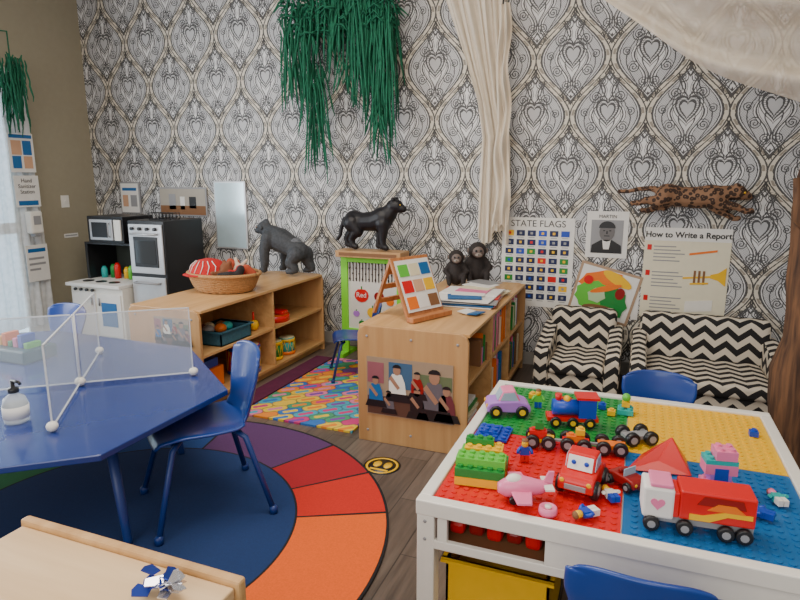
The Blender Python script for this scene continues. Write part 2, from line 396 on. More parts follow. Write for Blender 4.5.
# ---------------------------------------------------------------- chairs
def chair(loc,rz,s=1.,name='blue_child_chair'):
    G(name,loc,rz,s)
    prof=[(-.19,.300),(-.17,.325),(-.10,.335),(0,.328),(.10,.325),(.155,.34),(.178,.385),(.19,.45),(.203,.52),(.215,.585),(.222,.615)]
    wid=[.15,.168,.175,.172,.160,.135,.128,.150,.172,.170,.145]
    bm=bmesh.new();g=[];n=10
    P=[]
    for i in range(len(prof)-1):
        for k in range(3):
            f=k/3;P.append((prof[i][0]*(1-f)+prof[i+1][0]*f,prof[i][1]*(1-f)+prof[i+1][1]*f,wid[i]*(1-f)+wid[i+1]*f,i+f))
    P.append(prof[-1]+(wid[-1],10))
    for (y,z,w,i) in P:
        row=[]
        for j in range(n+1):
            t=j/n*2-1
            if i<5: dz=.018*t*t;dy=0
            else: dz=0;dy=-.035*t*t
            if i>9: dz-=.02*(t**4)
            row.append(bm.verts.new((w*t,y+dy,z+dz)))
        g.append(row)
    for i in range(len(g)-1):
        for j in range(n): bm.faces.new((g[i][j],g[i][j+1],g[i+1][j+1],g[i+1][j])).smooth=True
    o=mk('seat_shell',bm,BLUE)
    so=o.modifiers.new('s','SOLIDIFY');so.thickness=.014;so.offset=0
    sb=o.modifiers.new('u','SUBSURF');sb.levels=1;sb.render_levels=1
    for k,(sx,sy) in enumerate(((1,1),(-1,1),(1,-1),(-1,-1))):
        tube('leg_%d'%k,[(sx*.10,sy*.10,.318),(sx*.135,sy*.13,.30),(sx*.20,sy*.205,.012)],.011,BLUEM)
        lathe('foot_%d'%k,[(0,.0),(.016,.0),(.016,.022),(.010,.03),(0,.03)],BLUEM,n=12,c=(sx*.20,sy*.205,0))
    tube('rail_front',[(-.13,-.12,.305),(.13,-.12,.305)],.009,BLUEM);tube('rail_back',[(-.13,.12,.305),(.13,.12,.305)],.009,BLUEM)
    END()
chair((-1.78,2.055,.012),math.radians(-39),1.19)
chair((.15,2.80,0),0,.97)
chair((.07,1.52,0),pi,1.02)
chair((-3.75,2.86,0),0.1)
chair((-1.94,4.0,.015),math.radians(-60),.9)
# ---------------------------------------------------------------- octagonal table
G('octagonal_activity_table')
oc=[(-1.69,1.43),(-1.69,2.14),(-2.33,2.64),(-3.4,2.64),(-4.05,2.14),(-4.05,1.45),(-3.4,.93),(-2.3,.93)]
prism('top',oc,.525,.55,TBLUE,.004)
cx,cy=-2.84,1.795
prism('apron',[(cx+(x-cx)*.9,cy+(y-cy)*.88) for x,y in oc],.485,.525,BLUEM)
for k,(x,y) in enumerate(((-1.87,1.67),(-2.25,2.42),(-3.45,2.4),(-3.45,1.2),(-2.3,1.18),(-3.85,1.8))):
    tube('leg_%d'%k,[(x+(cx-x)*.06,y+(cy-y)*.06,.5),(x,y,.03),(x,y,.011)],[.024,.018,.018],BLUEM);
END()
ACR=mat('clear_acrylic',(.75,.82,.86),.08,alpha=.20)
EDGE=mat('frosted_edge',(.80,.82,.84),.4,alpha=.8)
G('acrylic_table_divider',(-2.36,1.93,.552),math.radians(39))
for k,(dx,dy) in enumerate(((1,0),(-1,0),(0,1),(0,-1))):
    L=.5 if dx else .54
    M=Matrix.Rotation(math.atan2(dy,dx),4,'Z')
    box('panel_%d'%k,.012,L,-.002,.002,.012,.34,ACR,M=M)
    box('edge_top_%d'%k,.012,L,-.003,.003,.336,.341,EDGE,M=M);box('edge_side_%d'%k,L-.005,L,-.003,.003,.012,.341,EDGE,M=M)
    box('edge_low_%d'%k,.012,L,-.003,.003,.012,.017,EDGE,M=M)
    e=M@Vector((L,0,.02));ball('foot_ball_%d'%k,e,.022,WHITE,(1,1,.9))
ball('hub',(0,0,.02),.024,WHITE,(1,1,.9));tube('hub_post',[(0,0,.01),(0,0,.34)],.007,EDGE)
END()
G('hand_sanitizer_bottle',(-2.24,1.53,.551))
GEL=mat('clear_gel_plastic',(.80,.86,.88),.1,alpha=.4)
lathe('bottle',[(0,0),(.042,0),(.046,.01),(.046,.075),(.038,.1),(.018,.115),(.016,.125),(0,.125)],GEL)
lathe('label',[(.0468,.02),(.0472,.02),(.0472,.07),(.0468,.07)],PAPER)
lathe('cap',[(0,.122),(.02,.122),(.02,.14),(.008,.142),(.008,.17),(0,.17)],BLACK);tube('pump',[(-.005,0,.168),(.035,0,.168),(.045,0,.16)],.006,BLACK)
END()
G('toy_bin_small',(-3.05,2.15,.551));box('tray',-.16,.16,-.1,.1,0,.07,mat('dark_bin',(.02,.08,.10),.4),.01);
for k in range(7): box('block_%d'%k,-.14+.04*k,-.11+.04*k,-.05,.03,.07,.1+.02*(k%3),[RED,YEL,ORG,GREEN,PINK,PLB,LGREEN][k],.003)
END()
# ---------------------------------------------------------------- wooden cabinet bottom left
G('wooden_cabinet')
box('top',-1.22,-.655,.2,.815,.72,.745,BIRCH,.004);box('lip',-1.23,-.645,.815,.838,.69,.757,MAPLE,.006)
box('body',-1.2,-.67,.22,.80,0.0,.72,MAPLEX,.003);box('door_line',-.671,-.665,.3,.75,.08,.66,MAPLE,.003)
END()
bm=bmesh.new();random.seed(4)
for k in range(18):
    a=random.uniform(0,2*pi);c=Vector((random.uniform(-.03,.03),random.uniform(-.02,.02),.016+random.random()*.02))
    M=Matrix.Translation(c)@Matrix.Rotation(a,4,'Z')@Matrix.Rotation(random.uniform(-.7,.7),4,'X')
    addprism(bm,[(0,-.009),(.030,-.013),(.036,0),(.030,.012),(0,.009)],-.001,.001,k%2,M)
o=mk('foil_ribbon_bow',bm,[mat('foil_blue',(.03,.06,.35),.2,.6),mat('foil_silver',(.7,.7,.75),.2,.8)]);o.location=(-.76,.74,.747)
# ---------------------------------------------------------------- play table
TX0,TX1,TY0,TY1=-.575,.575,1.59,2.79;ZT=.53
G('white_play_table')
rw=.04
box('rim_front',TX0,TX1,TY0,TY0+rw,ZT-.05,ZT,WHITE,.004);box('rim_back',TX0,TX1,TY1-rw,TY1,ZT-.05,ZT,WHITE,.004)
box('rim_left',TX0,TX0+rw,TY0+rw,TY1-rw,ZT-.05,ZT-.001,WHITE,.004);box('rim_right',TX1-rw,TX1,TY0+rw,TY1-rw,ZT-.05,ZT-.001,WHITE,.004)
box('deck',TX0+rw,TX1-rw,TY0+rw,TY1-rw,ZT-.035,ZT-.018,WHITE)
box('apron_low_front',TX0+.02,TX1-.02,TY0+.005,TY0+.025,.37,.40,WHITE,.003)
box('apron_mid_front',TX0+.07,TX0+.10,TY0+.006,TY0+.024,.40,ZT-.05,WHITE);box('apron_r',-.18,TX1-.06,TY0+.006,TY0+.024,.40,ZT-.05,WHITE)
box('apron_left',TX0+.005,TX0+.025,TY0+.04,TY1-.04,.37,ZT-.05,WHITE,.003);box('apron_right',TX1-.025,TX1-.005,TY0+.04,TY1-.04,.37,ZT-.05,WHITE,.003);box('apron_back',TX0+.04,TX1-.04,TY1-.025,TY1-.005,.37,ZT-.05,WHITE,.003)
box('under_shelf',TX0+.025,-.15,TY0+.03,2.2,.375,.385,BROWN)
for k,(x,y) in enumerate(((TX0+.003,TY0+.003),(TX1-.06,TY0+.003),(TX0+.003,TY1-.06),(TX1-.06,TY1-.06))):
    box('leg_%d'%k,x,x+.057,y,y+.057,0,ZT-.05,WHITE,.004)
bm=bmesh.new()
for zz in (.40,.46): addball(bm,(TX0+.03,TY0+.002,zz),.006,0,8,(1,.4,1))
mk('bolts',bm,GREY)
END()
G('red_toy_pile',(-.35,1.70,.386))
for k in range(5): box('piece_%d'%k,-.14+.06*k,-.09+.06*k,-.03+.01*(k%2),.04,0,.045+.012*(k%3),DRED if k%2 else RED,.014)
END()
def tray(name,x0,x1,y0,y1,z0,z1,m,t=.008):
    bm=bmesh.new();addbox(bm,x0,x1,y0,y1,z0,z0+t);addbox(bm,x0,x0+t,y0,y1,z0,z1);addbox(bm,x1-t,x1,y0,y1,z0,z1);addbox(bm,x0,x1,y0,y0+t,z0,z1);addbox(bm,x0,x1,y1-t,y1,z0,z1)
    addbox(bm,x0-.015,x1+.015,y0-.015,y0+t,z1-.01,z1);addbox(bm,x0-.015,x1+.015,y1-t,y1+.015,z1-.01,z1);addbox(bm,x0-.015,x0+t,y0,y1,z1-.01,z1);addbox(bm,x1-t,x1+.015,y0,y1,z1-.01,z1)
    return mk(name,bm,m)
G('yellow_storage_bin',(-.29,1.88,0))
tray('bin',-.21,.12,-.2,.2,.0,.29,YEL)
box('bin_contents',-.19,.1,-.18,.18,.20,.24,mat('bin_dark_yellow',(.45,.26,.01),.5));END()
def plate(name,x0,x1,y0,y1,m,z=ZT-.018,p=.032):
    bm=bmesh.new();addbox(bm,x0,x1,y0,y1,z+.0005,z+.008)
    nx=int((x1-x0)/p);ny=int((y1-y0)/p);ox=(x1-x0-nx*p)/2+p/2;oy=(y1-y0-ny*p)/2+p/2
    for i in range(nx):
        for j in range(ny):
            cxx=x0+ox+i*p;cyy=y0+oy+j*p
            addprism(bm,[(cxx+.0095*math.cos(a*pi/4),cyy+.0095*math.sin(a*pi/4)) for a in range(8)],z+.008,z+.0115)
    return mk(name,bm,m)
xm=.02;ym=2.20
plate('red_baseplate',TX0+rw+.002,xm-.002,TY0+rw+.002,ym-.002,RED)
plate('green_baseplate',TX0+rw+.002,xm-.002,ym+.002,TY1-rw-.002,GREEN)
plate('yellow_baseplate',xm+.002,TX1-rw-.002,ym+.002,TY1-rw-.002,YEL)
plate('blue_baseplate',xm+.002,TX1-rw-.002,TY0+rw+.002,ym-.002,LBLUE)
ZP=ZT-.006
def brick(bm,x,y,z,nx,ny,h,mi,p=.032,studs=True):
    addbox(bm,x,x+nx*p-.001,y,y+ny*p-.001,z,z+h,mi)
    if studs:
        for i in range(nx):
            for j in range(ny):
                cxx=x+p*(i+.5);cyy=y+p*(j+.5);addprism(bm,[(cxx+.0095*math.cos(a*pi/5),cyy+.0095*math.sin(a*pi/5)) for a in range(10)],z+h,z+h+.008,mi)
def wheel(bm,c,r,w,mi=0,hub=None,ax='Y'):
    c=Vector(c);d=Vector((0,w/2,0)) if ax=='Y' else Vector((w/2,0,0))
    addtube(bm,[c-d,c-d*.6,c+d*.6,c+d],[r*.85,r,r,r*.85],16,mi)
    if hub is not None: addtube(bm,[c-d*1.08,c+d*1.08],[r*.5,r*.5],10,hub)
G('building_brick_stack',(-.425,1.84,ZP+.001),.12)
bm=bmesh.new();brick(bm,-.08,-.10,0,5,3,.028,1);brick(bm,-.08,-.004,0,5,3,.028,0);brick(bm,-.08,-.10,.029,5,3,.028,0);brick(bm,-.08,-.004,.029,4,3,.028,2);brick(bm,-.064,.0,.058,4,2,.026,1);brick(bm,-.08,-.08,.058,5,2,.026,2);brick(bm,-.064,.03,.085,3,1,.02,0)
mk('bricks',bm,[GREEN,YEL,LGREEN]);END()
WIN=mat('toy_window',(.35,.5,.6),.15)
def toycar(name,loc,rz,L,Wd,H,body,cab,wh=BLACK,hub=1,eyes=False,roof=True):
    G(name,loc,rz)
    w=Wd/2;pts=[(-L/2,.2*H),(-L/2+.01*0,.42*H),(-L*.44,.55*H),(-L*.2,.6*H),(L*.22,.62*H),(L*.42,.52*H),(L/2,.4*H),(L/2,.18*H)]
    vprism('body',pts,-w,w,body,.006)
    if roof:
        vprism('cabin',[(-L*.25,.58*H),(-L*.14,H*.96),(L*.14,H),(L*.27,.58*H)],-w*.82,w*.82,cab,.006)
        vprism('windows',[(-L*.2,.62*H),(-L*.12,H*.9),(L*.12,H*.93),(L*.22,.62*H)],-w*.86,w*.86,WIN)
        vprism('windscreen',[(-L*.262,.62*H),(-L*.165,H*.92),(-L*.14,H*.92),(-L*.22,.62*H)],-w*.7,w*.7,PAPER if eyes else WIN)
    else:
        box('windshield',-L*.12,-L*.09,-w*.8,w*.8,.58*H,H*.95,WIN);box('seat',L*.05,L*.15,-w*.6,w*.6,.6*H,H*.8,cab,.004)
    bm=bmesh.new();r=H*.23
    for sx in (-.3,.3):
        for sy in (-1,1): wheel(bm,(sx*L,sy*w*.98,r),r,.022,0,1)
    mk('wheels',bm,[wh,GREY if hub else YEL])
    if eyes:
        for k,y in enumerate((-.3,.3)): ball('eye_%d'%k,(-L*.225,y*w*1.2,H*.78),H*.06,PLB,(.5,1,1));
        box('grille',-L/2-.003,-L/2,-w*.6,w*.6,.25*H,.38*H,GREY,.001)
        for k,y in enumerate((-.75,.75)): ball('headlight_%d'%k,(-L/2,y*w,.45*H),H*.06,YEL,(.4,1,1))
    else:
        for k,y in enumerate((-.7,.7)): ball('headlight_%d'%k,(-L/2,y*w,.42*H),H*.08,YEL,(.4,1,1))
    END()
toycar('purple_toy_car',(-.455,2.39,ZP+.001),math.radians(20),.18,.10,.115,LAV,PINK,hub=0)
toycar('red_toy_car',(-.105,1.86,ZP+.001),math.radians(80),.18,.11,.13,RED,RED,eyes=True)
toycar('maroon_toy_car',(.025,1.93,ZP+.001),math.radians(140),.12,.065,.07,DRED,DRED,roof=False)
G('red_toy_truck',(.205,1.74,ZP+.001),math.radians(4),.86)
box('trailer',-.05,.17,-.055,.055,.055,.155,RED,.006);box('chassis',-.15,.17,-.04,.04,.03,.055,GREY)
box('cab',-.16,-.065,-.055,.055,.045,.15,PAPER,.008);box('roof',-.14,-.07,-.05,.05,.15,.165,PINK,.005);box('cab_back',-.068,-.05,-.05,.05,.055,.14,RED,.003)
vprism('stripe',[(-.02,.06),(.04,.06),(.09,.085),(.16,.085),(.16,.10),(.08,.10),(.02,.08),(-.02,.08)],-.0575,-.055,YEL)
vprism('lettering',[(.0,.115),(.14,.115),(.13,.145),(.02,.145)],-.0575,-.055,DRED)
vprism('car_print',[(.03,.10),(.06,.125),(.11,.125),(.14,.10)],-.058,-.055,ORG)
hp=[]
for k in range(20):
    t=2*pi*k/20;hp.append((-.115+.0014*16*math.sin(t)**3,.098+.0014*(13*math.cos(t)-5*math.cos(2*t)-2*math.cos(3*t)-math.cos(4*t))))
vprism('heart',hp,-.0575,-.055,PINK)
bm=bmesh.new()
for x in (-.13,-.03,.09,.142):
    for y in (-.055,.055): wheel(bm,(x,y,.027),.026,.022,0,1)
mk('wheels',bm,[BLACK,GREY]);END()
G('pink_toy_airplane',(-.27,1.72,ZP+.001),math.radians(20),1.1)
tube('fuselage',[(-.07,0,.035),(-.05,0,.035),(0,0,.04),(.05,0,.038),(.08,0,.045)],[.014,.026,.03,.02,.008],PINK,14)
vprism('tail_fin',[(.05,.04),(.08,.04),(.085,.085),(.07,.085)],-.004,.004,PINK);prism('wing',[(-.03,-.09),(.01,-.09),(.025,0),(.01,.09),(-.03,.09),(-.04,0)],.03,.038,PINK,.003);prism('tail_wing',[(.055,-.04),(.08,-.04),(.08,.04),(.055,.04)],.045,.05,WHITE)
bm=bmesh.new();wheel(bm,(-.03,-.03,.012),.012,.012);wheel(bm,(-.03,.03,.012),.012,.012);mk('wheels',bm,BLACK);ball('cockpit',(-.025,0,.06),.02,WHITE,(1.2,.8,.8));END()
G('pink_toy_wheel',(-.185,1.665,ZP+.001));lathe('wheel',[(0,0),(.026,0),(.028,.008),(.026,.022),(.02,.024),(.018,.018),(0,.018)],PINK);lathe('hub',[(0,.018),(.01,.018),(.01,.026),(0,.026)],WHITE);END()
G('blue_toy_train',(-.19,2.36,ZP+.001),math.radians(15),1.1)
bm=bmesh.new();addbox(bm,-.09,.09,-.03,.03,.025,.04,1);addtube(bm,[(-.07,0,.07),(.02,0,.07)],.028,16,0);addbox(bm,.02,.08,-.032,.032,.04,.11,0);addbox(bm,.01,.09,-.037,.037,.11,.118,1);addtube(bm,[(-.05,0,.09),(-.05,0,.12)],[.009,.013],10,1);addball(bm,(-.02,0,.10),.014,3,10)
for x in (-.06,0,.06):
    for y in (-.032,.032): wheel(bm,(x,y,.022),.02,.014,2,3)
mk('engine',bm,[PLB,RED,BLACK,YEL]);END()
G('toy_wagon_chain',(-.13,2.15,ZP+.001),math.radians(8))
bm=bmesh.new()
for k in range(3):
    x=-.15+k*.125;addbox(bm,x-.045,x+.05,-.025,.025,.02,.034,[1,2,3][k])
    if k<2: addbox(bm,x+.05,x+.08,-.006,.006,.022,.03,4)
    if k==0: brick(bm,x-.04,-.025,.034,2,1,.03,2);brick(bm,x-.02,-.02,.07,1,1,.025,5)
    if k==1: brick(bm,x-.032,-.02,.034,2,1,.02,3);brick(bm,x-.0,-.02,.06,1,1,.02,1)
    for sx in (-.028,.03):
        for y in (-.034,.034): wheel(bm,(x+sx,y,.026),.026,.02,0,4)
mk('wagons',bm,[BLACK,YEL,RED,ORG,GREY,GREEN]);END()
G('black_toy_trailer',(.055,2.29,ZP+.001),math.radians(30),1.05)
bm=bmesh.new();addbox(bm,-.05,.05,-.025,.025,.02,.032,1)
for sx in (-.035,.035):
    for y in (-.035,.035): wheel(bm,(sx,y,.026),.026,.024,0,1)
mk('trailer',bm,[BLACK,GREY]);END()
G('red_toy_tent',(.135,2.13,ZP+.001),math.radians(8),.95)
bm=bmesh.new();V=[bm.verts.new(v) for v in ((-.13,-.08,.002),(.09,-.08,.002),(.10,.07,.002),(-.06,.06,.002),(.03,0,.11),(-.02,-.05,.035))]
for f in ((0,5,4,3),(0,1,5),(5,1,4),(1,2,4),(2,3,4),(3,2,1,0)): bm.faces.new([V[i] for i in f])
bmesh.ops.recalc_face_normals(bm,faces=bm.faces);mk('tent',bm,RED,bevel=.003);END()
G('pink_brick_tower',(.295,2.0,ZP+.001),math.radians(10),.98)
bm=bmesh.new();brick(bm,-.048,-.032,0,3,2,.034,0);brick(bm,-.032,-.032,.034,2,2,.034,1,studs=False);brick(bm,-.048,-.032,.068,3,2,.034,0,studs=False);brick(bm,-.048,-.032,.102,3,2,.014,2);brick(bm,-.02,-.032,.117,2,2,.03,0)
addbox(bm,-.02,.02,-.034,-.03,.04,.09,3)
mk('bricks',bm,[PINK,LAV,TEAL,PLB]);END()
def fig(name,loc,rz,top,leg,lying=False,head=YEL):
    G(name,loc,rz,rx=(-pi/2 if lying else 0),s=1.15)
    bm=bmesh.new();addbox(bm,-.013,-.001,-.008,.008,0,.022,1);addbox(bm,.001,.013,-.008,.008,0,.022,1)
    addprism(bm,[(-.015,.022),(.015,.022),(.011,.046),(-.011,.046)],-.008,.008,0,RX)
    addtube(bm,[(.012,0,.044),(.02,-.004,.034),(.021,-.008,.026)],.005,8,0);addtube(bm,[(-.012,0,.044),(-.02,-.004,.034),(-.021,-.008,.026)],.005,8,0)
    addtube(bm,[(0,0,.046),(0,0,.05),(0,0,.064),(0,0,.067)],[.006,.010,.010,.007],12,2);addball(bm,(0,.001,.065),.0112,3,10,(1,1,.7))
    mk('figure',bm,[top,leg,head,BROWN]);END()
fig('toy_figure',(-.31,1.98,ZP+.001),.3,PLB,RED)
fig('toy_figure',(-.345,2.51,ZP+.001),.2,LGREEN,PLB)
fig('toy_figure',(.43,1.86,ZP+.017),1.2,PLB,PLB,True,WHITE)
fig('toy_figure',(.47,1.95,ZP+.017),.3,TEAL,WHITE,True,PINK)
fig('toy_figure',(.0,1.79,ZP+.017),.5,WHITE,PLB,True)
fig('toy_figure',(-.05,1.71,ZP+.017),2.3,PLB,WHITE,True)
fig('toy_figure',(.20,1.92,ZP+.017),-.8,WHITE,GREY,True,PINK)
fig('toy_figure',(.13,1.86,ZP+.017),.9,LAV,WHITE,True,WHITE)
G('small_toy_boat',(.01,2.58,ZP+.001));bm=bmesh.new();brick(bm,-.032,-.032,0,2,2,.02,0);brick(bm,-.016,-.016,.03,1,1,.02,1);addball(bm,(0,0,.068),.018,2);mk('bricks',bm,[TEAL,YEL,LGREEN]);END()
bm=bmesh.new()
for x,y,mi in ((-.27,2.58,1),(-.10,2.58,2),(-.06,2.52,0),(.46,2.5,2),(-.24,2.5,3),(-.40,2.6,0)):
    brick(bm,x,y,0,1+(mi%2),1,.02,mi)
o=mk('loose_building_bricks',bm,[YEL,RED,PLB,LGREEN,PINK]);o.location.z=ZP+.001
bm=bmesh.new();brick(bm,-.525,2.10,0,4,4,.008,0);brick(bm,-.50,2.13,.009,2,2,.012,0)
o=mk('blue_brick_plate',bm,[PLB]);o.location.z=ZP+.001
# ---------------------------------------------------------------- sofas
def sofa(name,x0,x1,y0,y1,ztop):
    G(name);t=.10
    def cush(n,a,b,c,d,e,f,bv=.03):
        o=box(n,a,b,c,d,e,f,CHEV,bv);o.modifiers['b'].segments=4
    cush('base',x0+.03,x1-.03,y0+.04,y1,.05,.17)
    cush('seat_cushion',x0+t,x1-t,y0+.01,y1-.14,.165,.255)
    cush('backrest',x0+.05,x1-.05,y1-.15,y1,.10,ztop,.045)
    for k,(a,b) in enumerate(((x0,x0+t),(x1-t,x1))):
        pts=[(y0,.05),(y0,.30),(y0+.03,.335),(y0+.10,.345),(y1-.12,.42),(y1-.02,.42),(y1-.02,.05)]
        bm=bmesh.new();P=[bm.verts.new((a,p[0],p[1])) for p in pts];Q=[bm.verts.new((b,p[0],p[1])) for p in pts]
        bm.faces.new(P);bm.faces.new(Q[::-1])
        for i in range(len(pts)): bm.faces.new((P[i],P[(i+1)%len(pts)],Q[(i+1)%len(pts)],Q[i]))
        bmesh.ops.recalc_face_normals(bm,faces=bm.faces);o=mk('arm_%d'%k,bm,CHEV,bevel=.025);o.modifiers['b'].segments=4
    for k,(x,y) in enumerate(((x0+.06,y0+.07),(x1-.06,y0+.07),(x0+.06,y1-.06),(x1-.06,y1-.06))):
        tube('foot_%d'%k,[(x,y,0),(x,y,.06)],[.016,.022],BLACK)
    END()
sofa('chevron_armchair',-.61,-.04,4.08,4.72,.54)
sofa('chevron_loveseat',.02,.95,3.98,4.70,.55)
# ---------------------------------------------------------------- posters
def wallgrp(name,x,z,ry=0): return G(name,(x,YW-.001,z),0,1,0,ry)
wallgrp('state_flags_poster',-.725,.84)
box('sheet',-.28,.28,-.004,0,-.355,.355,PAPER)
text('title','STATE FLAGS',.072,BLACK,(0,-.005,.285),align='CENTER')
bm=bmesh.new();random.seed(9);fm=[RED,PLB,mat('flag_navy',(.01,.02,.09),.6),GREEN,YEL,GREY,LBLUE,ORG,BLACK]
for i in range(6):
    for j in range(8):
        x=-.25+i*.086;z=.21-j*.072;k=random.choice([0,1,2,2,2,3,2,4,2,2,8]);k2=random.choice([4,5,0,1])
        addprism(bm,[(x,z),(x+.064,z),(x+.064,z+.045),(x,z+.045)],.0045,.0055,k,RX)
        addprism(bm,[(x+.022,z+.013),(x+.042,z+.013),(x+.042,z+.032),(x+.022,z+.032)],.0055,.0062,k2,RX)
        addprism(bm,[(x+.008,z-.014),(x+.055,z-.014),(x+.055,z-.009),(x+.008,z-.009)],.0045,.0055,5,RX)
mk('flags',bm,fm);END()
wallgrp('portrait_poster',-.21,1.08)
box('sheet',-.15,.15,-.004,0,-.175,.175,PAPER);box('photo',-.115,.115,-.005,-.004,-.14,.11,GREY)
text('title','MARTIN',.035,BLACK,(0,-.006,.125),align='CENTER')
vprism('suit',[(-.11,-.14),(.11,-.14),(.105,-.08),(.04,-.04),(-.04,-.04),(-.105,-.08)],-.007,-.005,BLACK)
vprism('shirt',[(-.02,-.11),(.02,-.11),(.03,-.04),(-.03,-.04)],-.008,-.007,PAPER)
vprism('face',[(.055*math.cos(k*pi/8),.02+.072*math.sin(k*pi/8)) for k in range(16)],-.008,-.006,mat('photo_face',(.16,.15,.15),.6))
vprism('hair',[(.060*math.cos(k*pi/8),.05+.052*math.sin(k*pi/8)) for k in range(9)],-.009,-.006,BLACK)
bm=bmesh.new()
for x in (-.022,.022): addball(bm,(x,-.008,.030),.007,0,8,(1.2,.3,.6))
addprism(bm,[(-.02,-.012),(.02,-.012),(.02,-.006),(-.02,-.006)],.008,.0092,0,RX)
addprism(bm,[(-.006,.005),(.006,.005),(.004,.028),(-.004,.028)],.008,.0088,0,RX)
mk('eyes_mouth',bm,BLACK);END()
wallgrp('report_poster',.345,.81)
box('sheet',-.285,.285,-.004,0,-.335,.335,mat('pale_cream_paper',(.78,.72,.54),.7));box('header',-.285,.285,-.005,-.004,.24,.335,PAPER)
text('title','How to Write a Report',.058,BLACK,(0,-.006,.266),align='CENTER',bold=.0014)
bm=bmesh.new()
for i in range(3):
    z=.2-i*.19
    addprism(bm,[(-.265,z-.03),(-.235,z-.03),(-.235,z+.01),(-.265,z+.01)],.0045,.0055,1,RX)
    for k in range(5): addprism(bm,[(-.22,z-k*.026-.006),(-.22+.15+.06*((k*7+i)%3)/2,z-k*.026-.006),(-.22+.15+.06*((k*7+i)%3)/2,z-k*.026+.002),(-.22,z-k*.026+.002)],.0045,.0055,0,RX)
addprism(bm,[(-.01,-.035),(.2,-.015),(.2,.0),(-.01,-.022)],.0045,.0065,2,RX)
addprism(bm,[(.17,-.02),(.22,-.035),(.27,-.075),(.27,.06),(.22,.02),(.17,.005)],.0045,.0075,2,RX)
for q in range(3): addprism(bm,[(.06+.03*q,-.07),(.075+.03*q,-.07),(.075+.03*q,.03),(.06+.03*q,.03)],.0045,.0070,4,RX)
addprism(bm,[(.04,-.075),(.16,-.065),(.16,-.052),(.04,-.062)],.0045,.0072,2,RX)
addprism(bm,[(.02,.14),(.20,.17),(.20,.185),(.02,.155)],.0045,.0070,3,RX)
addprism(bm,[(.02,-.28),(.2,-.26),(.2,-.18),(.02,-.2)],.0045,.0070,5,RX)
mk('print',bm,[GREY,RED,YEL,ORG,BROWN,WHITE]);END()
G('vegetable_picture',(-.20,YW-.001,.63),0,1,0,math.radians(14))
box('frame',-.23,.23,-.006,0,-.2,.2,mat('tan_frame',(.42,.28,.18),.6));box('paper',-.21,.21,-.008,-.006,-.18,.18,PAPER)
def bl(name,cx_,cz_,rx_,rz_,m,y,a=0,n=14,wv=0):
    pts=[]
    for k in range(n):
        t=2*pi*k/n;q=1+wv*(k%2);xx=rx_*q*math.cos(t);zz=rz_*q*math.sin(t);pts.append((cx_+xx*math.cos(a)-zz*math.sin(a),cz_+xx*math.sin(a)+zz*math.cos(a)))
    vprism(name,pts,-y-.003,-y,m)
bl('orange_veg',-.05,.09,.15,.07,ORG,.009,.35,wv=.15);bl('carrot',.06,.13,.12,.04,YEL,.011,-.3);bl('cabbage',-.07,-.04,.13,.11,LGREEN,.010,0,20,.12);bl('leaf',.08,-.05,.09,.11,GREEN,.012,.4,16,.2);bl('centre',-.05,-.03,.06,.05,mat('pale_leaf',(.45,.6,.35),.6),.014,.4,12,.2);bl('carrot_long',.0,.04,.12,.022,ORG,.015,.5);bl('radish',.11,.03,.035,.045,DRED,.014);bl('tomato',-.14,.07,.035,.035,RED,.013);bl('dark_veg',0,-.13,.13,.035,BROWN,.013,.1)
END()
G('coloring_page',(.02,YW-.001,.60));box('sheet',-.02,.03,-.0025,0,-.16,.1,PAPER);END()
# ---------------------------------------------------------------- jaguar on wall
G('leaping_jaguar',(.32,YW-.085,1.37),0,1,0,math.radians(5))
organic('body',[
 [(-.14,0,.0,.072),(-.05,0,-.005,.062),(.05,0,.0,.066),(.14,0,.018,.072),(.2,0,.035,.056)],
 [(.19,0,.04,.048),(.26,0,.055,.044),(.30,0,.058,.046),(.345,0,.045,.030),(.372,0,.038,.020)],
 [(-.15,-.02,-.01,.064),(-.20,-.03,-.055,.042),(-.27,-.03,-.05,.024),(-.32,-.03,-.075,.018),(-.36,-.03,-.08,.017)],
 [(-.14,.03,-.01,.056),(-.15,.03,-.075,.036),(-.21,.03,-.10,.022),(-.25,.03,-.125,.017),(-.29,.03,-.125,.016)],
 [(.16,-.03,0,.050),(.23,-.035,-.035,.032),(.30,-.035,-.035,.022),(.36,-.035,-.06,.018),(.395,-.035,-.055,.019)],
 [(.14,.03,-.01,.046),(.20,.035,-.07,.028),(.26,.035,-.095,.020),(.31,.035,-.12,.017),(.335,.035,-.115,.018)],
 [(-.18,0,.02,.026),(-.25,0,.035,.017),(-.33,0,.025,.014),(-.40,0,-.0,.013),(-.46,0,-.005,.014)]],
 [(.285,-.030,.105,.018),(.285,.030,.105,.018)],SPOT,.0065,3,1.13)
ball('eye',(.335,-.040,.062),.007,YEL);ball('nose',(.392,0,.044),.009,BLACK);END()
